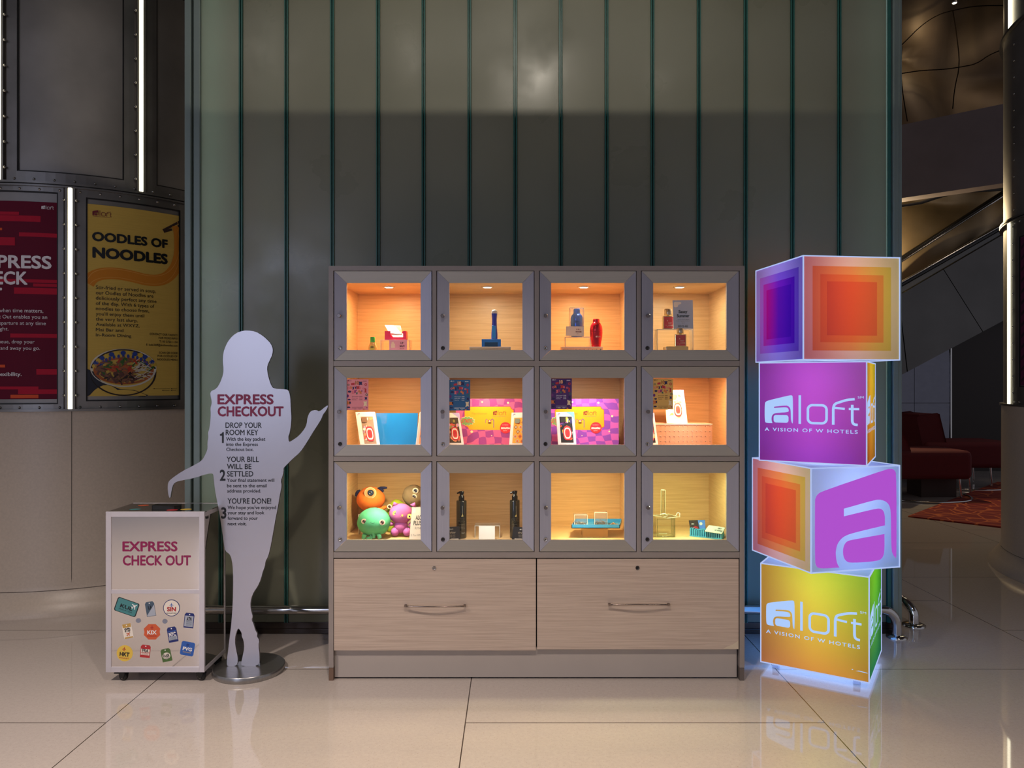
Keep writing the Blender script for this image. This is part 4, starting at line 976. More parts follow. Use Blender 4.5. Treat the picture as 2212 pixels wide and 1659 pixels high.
MILK = glassy('milky_plastic', (1, 1, 1), .05, .5, .2, .3, .45, (.92, .82, .80))
def glowthrough(m, c, f):
    nt = m.node_tree; N = nt.nodes; t = N.new('ShaderNodeBsdfTranslucent'); t.inputs[0].default_value = (*c, 1); x = N.new('ShaderNodeMixShader'); x.inputs[0].default_value = f
    nt.links.new(N['Principled BSDF'].outputs[0], x.inputs[1]); nt.links.new(t.outputs[0], x.inputs[2]); nt.links.new(x.outputs[0], N['Material Output'].inputs[0]); return m
# --- row 1, first compartment
z = zx(740, 600, 9.217)
Y = 3.86; c = at(805, 0, Y); 
root = thing('sanitizer_bottle', (c.x, Y, F1), 'small hand gel bottle with a green cap beside the lip balm stand', 'bottle')
k = Y/F; zc = CH-(739.4-HY)*k; zt_ = CH-(728-HY)*k; Mf = Matrix.Diagonal((1, .6, 1))
GEL = mat('gel_plastic', rgb(250, 205, 120), .12, var=.03, coat=.5)
MB().lathe([(.021, F1-0), (.0235, F1+.004), (.0245, zc-.038), (.022, zc-.020), (.016, zc-.008), (.0125, zc)], (c.x, Y, 0), 28, M=Mf).build('bottle_body', GEL, root)
MB().lathe([(.0125, zc), (.0128, zt_-.003), (.0115, zt_)], (c.x, Y, 0), 24).build('cap', flat('green_cap', 70, 200, 84, .3), root)
S = Sheet(); f_ = lambda u, v, h=0: Vector((c.x+u, Y-.0152-h, v)); S.merge(MB().poly([ell(0, zc-.030, .0135, .013, 20)], f_), flat('label_lime', 196, 206, 90)); S.merge(MB().poly([ell(0, zc-.026, .0085, .0055, 16)], f_, .0004), flat('label_brown', 110, 100, 40)); S.done('label', root)
riser(at(822, 0, 3.88).x, at(885, 0, 3.88).x, F1, CH-(734-HY)*3.88/F, 3.88, .09, 'acrylic_riser', 'clear acrylic riser under the pink tray in the first compartment of the top row')
Y = 3.90; a = at(831, 733.8, Y); b = at(877, 715, Y)
tray = thing('pink_tray', ((a.x+b.x)/2, Y+.03, a.z), 'open bright pink tray holding lip balm packets', 'tray')
PINK = flat('hot_pink', 236, 40, 100, .35)
cx0, cx1 = at(843.5, 0, Y).x, at(870.5, 0, Y).x; zm = CH-(728.5-HY)*Y/F
MB().box(a.x, Y, a.z+.001, cx0, Y+.003, b.z).box(cx1, Y, a.z+.001, b.x, Y+.003, b.z).box(cx0, Y, a.z+.001, cx1, Y+.003, zm).box(a.x, Y+.003, a.z+.001, a.x+.003, Y+.06, b.z).box(b.x-.003, Y+.003, a.z+.001, b.x, Y+.06, b.z).box(a.x, Y+.057, a.z+.001, b.x, Y+.06, b.z).box(a.x, Y+.003, a.z, b.x, Y+.06, a.z+.003).build('tray_shell', PINK, tray)
q = vquad([z(930, 1100), z(1190, 1120), z(1152, 955), z(842, 942)], [3.915, 3.915, 3.945, 3.945], None)
S = Sheet(); S.merge(slab(q, .004), WHITE); g = bil(q)
S.merge(MB().poly([[(.62, .98), (.98, .98), (.98, .30), (.86, .25)]], g, .0005), flat('lemon_print', 224, 226, 60)); S.merge(MB().poly([[(.88, .02), (.98, .02), (.98, .30), (.9, .28)]], g, .0006), flat('leaf_green', 96, 150, 90)); S.merge(MB().poly([ell(.45, .72, .02, .03, 8)], g, .0006), INK)
item(S, 'lip_balm_packet', 'white and yellow lip balm packet leaning out of the pink tray', 'packet')
q = vquad([z(1010, 1180), z(1215, 1180), z(1215, 1110), z(945, 1110)], [3.906, 3.906, 3.92, 3.92], None)
S = Sheet(); S.merge(slab(q, .006), WHITE); text(mbt := MB(), 'HERBAL', bil(q), .3, .82, .55, .2, .0004, bold=.03); S.merge(mbt, flat('soft_grey_green', 120, 132, 110))
item(S, 'lip_balm_box', 'small white box lying in the pink tray', 'box')
q = vquad([(840.7, 757), (879, 757), (879, 734.9), (840.7, 734.9)], 3.868, None)
S = Sheet(); S.merge(slab(q, .003), flat('lilac_card', 224, 178, 222)); g = bil(q)
t1 = MB(); text(t1, 'LIP', g, .64, .80, .82, .62, .0005, bold=.03); text(t1, 'BALM', g, .60, .86, .52, .34, .0005, bold=.05); text(t1, 'RM12.00', g, .6, .84, .24, .16, .0005); S.merge(t1, flat('dark_plum_ink', 60, 30, 60)); S.merge(MB().poly([[(.1, .25), (.33, .25), (.33, .65), (.27, .7), (.27, .85), (.14, .85), (.14, .7), (.1, .65)]], g, .0005), WHITE)
item(S, 'price_card', 'lilac LIP BALM price card in front of the clear riser', 'card')
o = MB().box(at(817, 0, 3.80).x, 3.80, F1, at(856, 0, 3.80).x, 3.84, F1+.0155).build('white_box', WHITE); base_origin(o); tag(o, 'low white box lying at the front of the first top compartment', 'box')
# --- row 1, second compartment
WCR = glowthrough(flat('white_crate_plastic', 226, 214, 200, .4), (.9, .86, .8), .4)
Yc = 3.86; zc1 = CH-(749-HY)*Yc/F
crate(at(1014, 0, Yc).x, at(1103, 0, Yc).x, F1, zc1, Yc, .12, 'white perforated crate carrying the blue flosser stand', WCR, 10, 2, .0042)
Y = 3.875; a = at(1040.5, 748.6, Y); b = at(1081.8, 732.5, Y)
st = thing('flosser_stand', ((a.x+b.x)/2, Y+.03, zc1), 'bright blue stand with a dark window under the flosser', 'stand')
BL1 = flat('bright_blue', 24, 122, 226, .3); BL2 = flat('deep_blue', 22, 40, 186, .2)
w0, w1, wz1 = at(1047, 0, Y).x, at(1075, 0, Y).x, CH-(739.3-HY)*Y/F
MB().box(a.x, Y, zc1, w0, Y+.06, b.z).box(w1, Y, zc1, b.x, Y+.06, b.z).box(w0, Y, wz1, w1, Y+.06, b.z).build('stand_body', BL1, st, bev=.001)
MB().box(w0, Y+.004, zc1, w1, Y+.012, wz1).build('window', flat('navy_window', 12, 66, 112, .2), st)
c = at(1068, 0, 3.90); k = 3.90/F; zz = lambda py: CH-(py-HY)*k
fl_ = thing('flosser', (c.x, 3.90, zz(732.5)), 'slim dark blue bottle with a clear domed cap standing on the blue stand', 'bottle')
MB().lathe([(.0165, zz(732.4)), (.0165, zz(722)), (.0135, zz(706)), (.0125, zz(690)), (.0150, zz(677.5))], (c.x, 3.90, 0), 28).build('bottle_body', BL2, fl_)
MB().lathe([(.0155, zz(677.4)), (.0150, zz(673)), (.011, zz(670)), (.004, zz(669.2))], (c.x, 3.90, 0), 24).build('domed_cap', flat('frosted_cap', 214, 214, 222, .1), fl_)
MB().box(at(1062.6, 0, 3.88).x, 3.879, zz(731.9), at(1070.8, 0, 3.88).x, 3.892, zz(704)).build('front_clip', flat('sky_blue_plastic', 40, 150, 255, .3), fl_, bev=.002)
# --- row 1, third compartment
crate(at(1213, 0, Yc).x, at(1302, 0, Yc).x, F1, zc1, Yc, .12, 'whitish perforated crate under the cocktail shakers', mat('peach_crate', rgb(244, 200, 172), .4), 10, 2, .0042)
zr1 = CH-(727.5-HY)*3.90/F
riser(at(1220.5, 0, 3.90).x, at(1276, 0, 3.90).x, zc1, zr1, 3.90, .07, 'acrylic_riser', 'clear acrylic riser on the crate, under the boxed blue shaker')
def shaker(cx_px, Y, prof, base, m, name, label, fixz=None):
    k = Y/F; c = at(cx_px, 0, Y); o = thing(name, (c.x, Y, fixz if fixz is not None else CH-(base-HY)*k), label, 'shaker')
    P = [(r*k, CH-(y-HY)*k) for r, y in prof]
    if fixz is not None: P[0] = (P[0][0], fixz)
    bod = [p for p in P]
    _b = MB().lathe(bod, (c.x, Y, 0), 40).build('shaker_body', m, o); _m = _b.modifiers.new('split', 'EDGE_SPLIT'); _m.split_angle = math.radians(24); return o, c, k
SB = mat('anodised_blue', (.02, .10, .52), .16, .75); SR = mat('anodised_red', (.62, .012, .03), .16, .7)
zcase = zr1
o, c, k = shaker(1245.8, 3.935, [(11.5, 727), (13.2, 705), (13.4, 694.5), (13.0, 693.5), (13.2, 692), (12.8, 686), (11, 681), (8, 678), (7.2, 676.5), (7, 669), (6, 667.3), (2, 667)], 727, SB, 'cocktail_shaker', 'blue cocktail shaker packed in a clear box', zcase)
cs = thing('clear_box', (c.x, 3.935, zcase), 'clear packing box around the blue cocktail shaker', 'box')
x0_, x1_ = at(1231.3, 0, 3.9).x, at(1261.2, 0, 3.9).x; zt_ = CH-(664.5-HY)*3.9/F
MB().box(x0_, 3.900, zcase, x1_, 3.9008, zt_).box(x0_, 3.9008, zcase, x0_+.0008, 3.97, zt_).box(x1_-.0008, 3.9008, zcase, x1_, 3.97, zt_).box(x0_, 3.9008, zt_-.0008, x1_, 3.97, zt_).build('clear_walls', CLEAR, cs)
mb = MB()
for x in (x0_-.0005, x1_-.0007): mb.box(x, 3.8992, zcase, x+.0014, 3.9003, zt_)
mb.box(x0_, 3.8992, zt_-.0022, x1_, 3.9003, zt_).build('folded_edges', CLEAREDGE, cs)
q = vquad([(1222.3, 725.0), (1261, 726.2), (1261.2, 705.2), (1222.9, 704.8)], [3.885, 3.885, 3.89, 3.89], None)
S = Sheet(); S.merge(slab(q, .003), WHITE); t1 = MB(); g = bil(q); text(t1, '8 IN 1', g, .58, .82, .76, .62, .0005, bold=.03); text(t1, 'SHAKER', g, .54, .88, .52, .36, .0005, bold=.05); text(t1, 'RM88', g, .6, .70, .26, .2, .0005); S.merge(t1, flat('brown_ink', 120, 70, 60)); item(S, 'price_card', 'white price card standing before the boxed blue shaker', 'card')
o, c, k = shaker(1287.8, 3.90, [(9.8, 747.5), (10.3, 745), (13.2, 727), (13.9, 717.5), (13.6, 716.8), (13.8, 716), (13.6, 711), (12.3, 704), (9, 698.3), (7.4, 697), (7.2, 691), (6.2, 689.2), (2, 688.9)], 748, SR, 'cocktail_shaker', 'shiny red cocktail shaker with a small white logo', zc1)
t1 = MB(); f_ = lambda u, v, h=0: Vector((c.x+u, 3.90-math.sqrt(max(1e-6, .0322**2-u*u))-h, v)); logo(t1, f_, -.006, CH-(729.5-HY)*k, .026, h=.0006, tag_=False, sm=False); t1.build('logo', WHITE, o)
o = MB().prism([(0, 0), (.028, .004), (.027, .007), (0, .003)], lambda u, v, h: Vector((at(1301, 0, 3.9).x+u, 3.87+h, zc1+v)), 0, .01)
# --- row 1, fourth compartment
Y5 = 3.90; zr4 = CH-(711-HY)*Y5/F
riser(at(1419, 0, Y5).x, at(1497.5, 0, Y5).x, F1, zr4, Y5, .08, 'acrylic_riser', 'tall clear acrylic riser carrying the perfume and price sign')
crate(at(1429.5, 0, 3.84).x, at(1492, 0, 3.84).x, F1, CH-(749-HY)*3.84/F, 3.80, .085, 'low clear block under the lower perfume bottle', MILK, 4, 1, .002) if False else None
zbk = CH-(749-HY)*3.86/F
o = MB().box(at(1437, 0, 3.83).x, 3.815, F1, at(1486, 0, 3.83).x, 3.893, zbk).build('acrylic_block', mat('cloudy_block', rgb(226, 196, 130), .15, var=.02, coat=.4), bev=.004); base_origin(o); tag(o, 'low cloudy acrylic block under the lower perfume bottle', 'block')
GOLD = mat('gold_rim_glass', (.85, .68, .34), .12, .85); PRED = mat('perfume_red', rgb(206, 52, 40), .15, coat=.6, var=.12, vscale=60)
def perfume(x0, x1, yt, yb, capx0, capx1, capt, Y, label, zb):
    k = Y/F; a = at(x0, yb, Y); b = at(x1, yt, Y); root = thing('perfume_bottle', ((a.x+b.x)/2, Y+.012, zb), label, 'perfume', 'square red perfume bottles')
    MB().box(a.x, Y, zb, b.x, Y+.026, b.z).build('glass_body', GOLD, root, bev=.002)
    e = .0045; MB().box(a.x+e, Y-.0012, zb+e, b.x-e, Y+.002, b.z-e*.8).build('red_label', PRED, root)
    f_ = lambda u, v, h=0: Vector((a.x+(b.x-a.x)*u, Y-.0013-h, zb+(b.z-zb)*v)); S = Sheet(); t1 = MB(); text(t1, 'SASSY', f_, .46, .80, .52, .42, .0004, bold=.06); text(t1, 'SUMMER', f_, .46, .90, .34, .24, .0004, bold=.06); t1.poly([ell(.40, .64, .05, .05, 10)], f_, .0004); t1.stroke(ell(.22, .15, .2, .16, 14, 0, 110), .015, f_, .0004); S.merge(t1, flat('pale_pink_ink', 240, 180, 160)); S.done('label_print', root)
    cxm = (at(capx0, 0, Y).x+at(capx1, 0, Y).x)/2; r = (at(capx1, 0, Y).x-at(capx0, 0, Y).x)/2; zt2 = CH-(capt-HY)*k
    MB().lathe([(r*.42, b.z), (r*.42, b.z+.004), (r*1.02, b.z+.0045), (r*1.02, b.z+.0075)], (cxm, Y+.013, 0), 24).build('collar', GOLD, root)
    MB().lathe([(r*.98, b.z+.0078), (r, b.z+.010), (r, zt2-.003), (r*.9, zt2)], (cxm, Y+.013, 0), 28).build('cap', mat('tinted_cap', (.52, .40, .26), .08, .5, coat=1), root)
perfume(1432.5, 1455.8, 682.5, 709.8, 1436, 1452.5, 667, 3.912, 'red perfume bottle on the tall riser, half behind the price sign', zr4)
perfume(1458.3, 1482.6, 722.2, 748.6, 1463, 1478, 709, 3.845, 'lower red perfume bottle on the cloudy block', zbk)
q = vquad([(1455.2, 710.3), (1497.6, 710.3), (1496.6, 648), (1453, 648.8)], [3.895, 3.895, 3.905, 3.905], None)
S = Sheet(); S.merge(slab(q, .003), flat('pale_blue_card', 176, 192, 226, .25)); g = bil(q); t1 = MB()
text(t1, 'Sassy', g, .27, .72, .655, .545, .0005, bold=.05); text(t1, 'Summer', g, .18, .82, .51, .40, .0005, bold=.05)
text(t1, 'Zesty Citrus Blend', g, .21, .80, .335, .31, .0005); text(t1, 'Fresh inspired Perfume', g, .14, .86, .285, .26, .0005); text(t1, '50 ml', g, .42, .56, .215, .19, .0005); text(t1, 'RM148', g, .24, .72, .125, .05, .0005, bold=.01)
S.merge(t1, flat('slate_ink', 62, 74, 86)); S.merge(MB().poly([[(.05, .78), (.05, .92), (.12, .95), (.38, .94), (.43, .90), (.38, .86), (.28, .84), (.24, .77), (.12, .75)]], g, .0005), WHITE)
item(S, 'price_sign', 'pale blue perfume price sign reading RM148', 'sign')
# --- flyers stuck inside the middle-row doors
def flyer(x0, x1, yt, yb, base, ink, label, seed):
    Y = YF+.0105; k = Y/F; S = Sheet(); f_ = lambda u, v, h=0: at(x0+(x1-x0)*u, yb+(yt-yb)*v, Y)+Vector((0, -h, 0))
    S.merge(MB().poly([[(0, 0), (1, 0), (1, 1), (0, 1)]], f_, 0), base)
    cs = [flat('fl_red', 190, 44, 50), flat('fl_navy', 34, 30, 84), flat('fl_orange', 216, 120, 60), flat('fl_magenta', 160, 46, 110), flat('fl_green', 60, 106, 84), flat('fl_purple', 110, 44, 120), flat('fl_cream', 240, 214, 170), flat('fl_rose', 226, 110, 120)]
    P = lambda pts, c, h=.0002: S.merge(MB().poly([pts], f_, h), c)
    P([(.21, .81), (.37, .82), (.37, .89), (.21, .87)], cs[0])
    t1 = MB(); text(t1, '10', f_, .40, .56, .95, .83, .0004, bold=.01); S.merge(t1, cs[6] if ink is WHITE else flat('fl_olive', 130, 100, 40))
    t1 = MB(); text(t1, '10', f_, .41, .57, .948, .828, .0003, bold=.05); S.merge(t1, cs[2])
    for (x, y, w_, h_, c, kind) in ((.66, .87, .10, .06, 1, 0), (.88, .83, .06, .045, 0, 1), (.09, .82, .05, .03, 4, 1), (.10, .715, .055, .035, 7, 1), (.22, .73, .06, .04, 2, 0), (.32, .71, .05, .05, 1, 0), (.42, .74, .05, .055, 1, 2), (.54, .73, .09, .055, 0, 0), (.63, .72, .05, .04, 7, 0), (.77, .70, .05, .03, 7, 1), (.14, .60, .08, .035, 1, 1), (.30, .58, .06, .06, 7, 0), (.40, .60, .06, .05, 3, 0), (.48, .545, .05, .035, 4, 0), (.58, .61, .05, .04, 2, 1), (.66, .57, .06, .05, 2, 0), (.88, .63, .055, .08, 0, 3), (.92, .50, .06, .04, 4, 1), (.90, .38, .07, .045, 1, 3), (.05, .46, .06, .05, 5, 1), (.12, .34, .07, .025, 1, 1), (.10, .23, .11, .06, 2, 0), (.17, .24, .05, .04, 1, 0), (.88, .205, .10, .085, 6, 0), (.87, .20, .045, .06, 0, 2), (.10, .09, .08, .025, 1, 1), (.93, .075, .03, .02, 3, 1), (.80, .03, .05, .02, 2, 0), (.70, .62, .03, .02, 5, 1), (.44, .64, .025, .02, 5, 1)):
        r_ = random.Random(seed*7+int(x*100)+int(y*1000)); a_ = r_.uniform(-.5, .5)
        if kind == 1: pts = ell(x, y, w_, h_, 12)
        elif kind == 2: pts = [(x-w_, y+h_), (x, y+.01), (x+w_, y+h_), (x+w_*.3, y-h_), (x-w_*.3, y-h_)]
        else: pts = [(x+dx*w_*(.8+.3*math.cos(a_+i)), y+dy*h_+dx*a_*h_*.5) for i, (dx, dy) in enumerate(((-1, -1), (0, -.7), (1, -1), (.8, 0), (1, 1), (.1, .8), (-1, 1), (-.75, 0)))]
        P(pts, cs[c], .0003+.00003*len(pts))
        if kind == 1 and c in (0, 7, 4): P(ell(x, y, w_*.5, h_*.5, 10), base, .0008)
    t1 = MB()
    for j in range(3):
        y = .445-j*.055; text(t1, ('Phone Lanyard', 'Pouch Case', 'Phone Pop')[j], f_, .25, (.55, .52, .45)[j], y+.012, y-.008, .0004, bold=.03); text(t1, ('RM59', 'RM49', 'RM29')[j], f_, .59, .73, y+.012, y-.008, .0004, bold=.06)
    text(t1, 'mutu', f_, .75, .92, .96, .93, .0004, bold=.05); logo(t1, f_, .06, .935, .17, h=.0004, tag_=False, sm=False, vs_=.75)
    for y, a_, b_ in ((.098, .24, .75), (.062, .24, .46), (.062, .5, .74), (.038, .33, .46), (.038, .56, .66)): t1.stroke([(a_, y), (b_, y)], .008, f_, .0004)
    S.merge(t1, ink)
    o = S.done('flyer'); tag(o, label, 'flyer', 'flyers stuck inside the middle row doors'); base_origin(o)
flyer(748.6, 795.8, 819.4, 885.8, flat('fly_pink', 234, 142, 150), flat('wine_ink', 110, 30, 60), 'pink flyer taped inside the first middle-row door', 1)
flyer(970.8, 1015.6, 820.5, 886.8, flat('fly_blue', 38, 92, 140), WHITE, 'blue flyer taped inside the second middle-row door', 2)
flyer(1190.7, 1235.2, 817.6, 883.7, flat('fly_purple_sheet', 74, 34, 104), WHITE, 'purple flyer taped inside the third middle-row door', 3)
flyer(1411, 1453.8, 818.3, 884, flat('fly_tan', 226, 176, 92), flat('umber_ink', 104, 64, 30), 'tan flyer taped inside the fourth middle-row door', 4)
# --- phone case boxes
def case_box(P, Ys, label, style, back=.022, win=(.22, .22, .82, .86), rim=None):
    q = vquad(P, Ys, None); S = Sheet(); g = bil(q)
    S.merge(slab(q, back), flat('case_box_white', 238, 232, 240, .35))
    if rim: S.merge(MB().poly([[(.55, 1), (1, 1), (1, .72), (.92, .86), (.75, .93)]], g, .0003), rim)
    u0, v0, u1, v1 = win; R_ = random.Random(len(label)); 
    S.merge(MB().poly([[(u0, v0), (u1, v0), (u1, v1), (u0, v1)]], g, .0004), style[0])
    n = 0
    if style[1] == 'diamond':
        for j in range(5):
            for i in range(3):
                x = u0+(u1-u0)*(i+.5*(j % 2))/2.5; y = v0+(v1-v0)*(j+.4)/5.4; w_ = (u1-u0)*.17; h_ = (v1-v0)*.09
                if x+w_ < u1 and x-w_ > u0: S.merge(MB().poly([[(x-w_, y), (x, y-h_), (x+w_, y), (x, y+h_)]], g, .0007), style[2][(i+j) % len(style[2])]); S.merge(MB().poly([ell(x, y, w_*.5, h_*.5, 8)], g, .0009), style[2][(i+j+1) % len(style[2])])
    elif style[1] == 'swirl':
        for j in range(26):
            x = R_.uniform(u0+.06, u1-.06); y = R_.uniform(v0+.05, v1-.05); w_ = min(R_.uniform(.03, .13), x-u0, u1-x); h_ = min(R_.uniform(.02, .07), y-v0, v1-y)
            pts = ell(x, y, w_, h_, 9) if j % 2 else [(x-w_, y-h_), (x+w_*.4, y-h_*.6), (x+w_, y+h_), (x-w_*.3, y+h_*.7)]
            S.merge(MB().poly([pts], g, .0005+.00004*j), style[2][j % len(style[2])])
        cx_, cy_ = (u0+u1)/2+.04, v0+(v1-v0)*.36; ww = (u1-u0)*.34; hh = (v1-v0)*.27
        for j, (sc_, c_) in enumerate(((1, 0), (.78, 1), (.58, 2), (.42, 0))):
            S.merge(MB().poly([rrect(cx_-ww*sc_, cy_-hh*sc_, cx_+ww*sc_, cy_+hh*sc_, ww*sc_*.7)], g, .0018+.0002*j), (flat('case_crimson', 196, 44, 56), WHITE, flat('case_scarlet', 226, 70, 60))[c_ % 3])
    cu = rrect(u0+(u1-u0)*.06, v1-(v1-v0)*.22, u0+(u1-u0)*.50, v1-(v1-v0)*.03, .04); S.merge(MB().poly([cu], g, .003), style[3])
    t1 = MB(); t1.stroke([(.10, .90), (.10, .935), (.14, .955), (.22, .955)], .018, g, .0005); text(t1, 'mutu', g, .38, .78, .13, .07, .0005, bold=.03) if style[4] else text(t1, 'mutu', g, .4, .6, .10, .075, .0005); S.merge(t1, flat('soft_violet_ink', 128, 110, 170))
    item(S, 'phone_case_box', label, 'phone case box', group='phone case boxes in the middle row')
z1 = zx(740, 800, 9.217); z2 = zx(950, 800, 9.217); z3 = zx(1170, 800, 9.217); z4 = zx(1390, 800, 9.219)
PAL = [flat('pc_white', 236, 232, 226), flat('pc_black', 24, 22, 26), flat('pc_orange', 222, 96, 44), flat('pc_yellow', 232, 212, 80), flat('pc_violet', 150, 80, 180), flat('pc_navy', 40, 48, 110)]
PAL2 = [flat('pc2_white', 240, 230, 220), flat('pc2_peach', 240, 160, 110), flat('pc2_lilac', 196, 150, 206), flat('pc2_grey', 160, 140, 120), flat('pc2_coral', 222, 90, 70)]
yb_ = 975
def fb(P): return P
Yb, Yt = 3.84, 3.90
def ext(zf, bl, br, tr, tl):          # carry the box on down to the shelf behind the door rail
    bl, br, tr, tl = zf(*bl), zf(*br), zf(*tr), zf(*tl); yf = HY+(CH-F2)*F/Yb
    def down(b, t): s_ = (yf-b[1])/(b[1]-t[1]); return (b[0]+(b[0]-t[0])*s_, yf)
    return [down(bl, tl), down(br, tr), tr, tl]
def wn(zf, bl, tl, w): # window fractions adjusted for the hidden foot
    return w
case_box(ext(z1, (350, 1480), (735, 1480), (640, 826), (256, 832)), [Yb, Yb, Yt, Yt], 'white phone case box with a bright swirled case, left of the blue panel', (flat('case_taupe', 150, 128, 112), 'swirl', PAL2, flat('camera_brown', 120, 96, 80), 0), win=(.235, .17, .865, .88), rim=flat('lilac_wash', 190, 176, 240))
case_box(ext(z1, (1465, 1480), (1900, 1480), (1850, 826), (1545, 826)), [Yb, Yb+.03, Yt+.03, Yt], 'phone case box at the right side of the blue panel, mostly behind the door frame', (flat('case_peach', 240, 160, 110), 'swirl', PAL2, flat('camera_brown', 120, 96, 80), 0), win=(.12, .17, .865, .88))
q = vquad([z1(740, 1540), z1(1475, 1540), z1(1500, 852), z1(665, 852)], [3.965, 3.965, 4.0, 4.0], None)
q[0].z = q[1].z = F2+.0005
S = Sheet(); S.merge(slab(q, .006), mat('blue_acrylic', rgb(24, 124, 220), .12, coat=.8, var=.02)); g = bil(q)
item(S, 'blue_board', 'plain glossy blue panel standing in the first middle compartment', 'panel')
o = MB().prism([(at(835, 0, 3.79).x, 3.79), (at(881, 0, 3.79).x, 3.79), (at(884, 0, 3.85).x, 3.85), (at(845, 0, 3.85).x, 3.85)], lambda u, v, h: Vector((u, v, F2+h)), 0, .024).build('flat_white_box', WHITE); base_origin(o); tag(o, 'white box lying in front of the blue panel', 'box')
# --- banners
def m_checker(name, c1, c2, sc):
    m = bpy.data.materials.new(name); m.use_nodes = True; nt = m.node_tree; N = nt.nodes; L = nt.links; b = N['Principled BSDF']; b.inputs['Roughness'].default_value = .3
    g = N.new('ShaderNodeNewGeometry'); no = N.new('ShaderNodeTexNoise'); no.inputs['Scale'].default_value = 7; L.new(g.outputs['Position'], no.inputs[0])
    vm = N.new('ShaderNodeVectorMath'); vm.operation = 'MULTIPLY_ADD'; L.new(no.outputs[1], vm.inputs[0]); vm.inputs[1].default_value = (.10, 0, .10); L.new(g.outputs['Position'], vm.inputs[2])
    mp = N.new('ShaderNodeMapping'); L.new(vm.outputs[0], mp.inputs[0]); mp.inputs['Rotation'].default_value = (0, .12, 0); mp.inputs['Scale'].default_value = (1, 0, 1.25)
    ck = N.new('ShaderNodeTexChecker'); L.new(mp.outputs[0], ck.inputs[0]); ck.inputs['Scale'].default_value = sc; ck.inputs[1].default_value = (*c1, 1); ck.inputs[2].default_value = (*c2, 1)
    L.new(ck.outputs[0], b.inputs['Base Color']); return m
def banner(x0, x1, yt, px_off, base, py0, py1, label, mx):
    """patterned folder with a yellow plaque, word marks and a red seal"""
    Y = 3.96; k = Y/F; xf = lambda p: at(p, 0, Y).x; zf = lambda p: CH-(p-HY)*k
    q = [Vector((xf(x0), Y, F2)), Vector((xf(x1), Y, F2)), Vector((xf(x1), Y+.03, zf(yt))), Vector((xf(x0), Y+.03, zf(yt)))]
    q[2] = at(x1, yt, Y+.03); q[3] = at(x0, yt, Y+.03)
    S = Sheet(); S.merge(slab(q, .008), base)
    f_ = lambda u, v, h=0: (lambda t: at(u, v, Y+.03*t)+Vector((0, -h-.0005, 0)))(max(0, min(1, (975-v)/(975-yt))))
    YEL = flat('plaque_yellow', 246, 176, 34, .3); o_ = px_off
    pl = [(1004+o_, 887), (1013+o_, 879), (1102+o_, 878.7), (1104+o_, 883), (1109+o_, 886), (1109.5+o_, 921), (1104+o_, 924), (1103+o_, 929), (1014+o_, 928), (1011+o_, 922), (1004+o_, 919)]
    S.merge(MB().poly([[(x+(.8 if x > 1050+o_ else -.8), y+(.8 if y > 905 else -.8)) for x, y in pl]], f_, .0006), flat('plaque_edge', 224, 84, 60)); S.merge(MB().poly([pl], f_, .001), YEL)
    fx2 = lambda u, v, h=0: f_(u, v, h)
    t1 = MB(); text(t1, 'Flachlitzman', fx2, 1019.5+o_, 1052+o_, 891, 895, .0016, bold=.0); S.merge(t1, flat('olive_gold', 168, 140, 40))
    lg = MB(); fl2 = lambda u, v, h=0: f_(u, v, h); logo(lg, lambda u, v, h=0: f_(u, -v, h), 1065+o_, -896.5, 29, h=.0016, tag_=False, sm=False); S.merge(lg, flat('logo_brown', 128, 56, 20))
    S.merge(MB().poly([[(1064.5+o_, 889.3), (1073.9+o_, 887), (1073.9+o_, 897), (1064.5+o_, 897)]], f_, .0013), flat('logo_red', 206, 36, 60)) if False else None
    t1 = MB(); text(t1, 'KUALA LUMPUR SENTRAL', fx2, 1064.5+o_, 1093+o_, 898.4, 899.6, .0016); t1.stroke([(1049+o_, 914), (1048.5+o_, 908), (1051+o_, 905.5), (1053+o_, 907)], .9, f_, .0016); t1.stroke([(1061+o_, 907), (1064+o_, 905), (1066.5+o_, 908), (1066.5+o_, 924)], 1.5, f_, .0016); S.merge(t1, flat('mauve_line', 120, 84, 140))
    S.merge(MB().poly([ell(1057.7+o_, 913.5, 4.3, 1.5, 12)], f_, .0016), flat('lip_dark', 70, 20, 24)); S.merge(MB().poly([ell(1057.7+o_, 910.2, 4.2, 3.4, 12, 180, 360)], f_, .0016), flat('lip_pink', 206, 70, 90)); S.merge(MB().poly([ell(1057.7+o_, 909.4, 1.4, 1.8, 8)], f_, .0018), WHITE)
    S.merge(MB().poly([ell(1092+o_, 924, 12.2, 12.2, 28)], f_, .0020), flat('seal_red', 222, 40, 56)); t1 = MB(); text(t1, 'mutu', fx2, 1082.3+o_, 1101.5+o_, 921.2, 927, .0024, bold=.05); text(t1, 'POWERED BY', fx2, 1085+o_, 1098+o_, 917.3, 918.6, .0024); text(t1, 'space', fx2, 1087+o_, 1095+o_, 929, 931, .0024); S.merge(t1, WHITE)
    for x, y, r in ((1041.5, 868.5, 2), (1097.5, 870, 2.4), (1019, 932.5, 3), (1091+36, 899, 2.6), (1121, 932, 2), (1062, 941, 1.4)): S.merge(MB().poly([ell(x+o_, y, r, r*.9, 10)], f_, .0009), flat('cream_dot', 250, 232, 190))
    pts = []
    for i in range(24):
        a_ = math.radians(i*15); r_ = 1 if i % 2 else .80; pts.append((1009.5+o_+16*r_*math.cos(a_), 909.5+10*r_*math.sin(a_)))
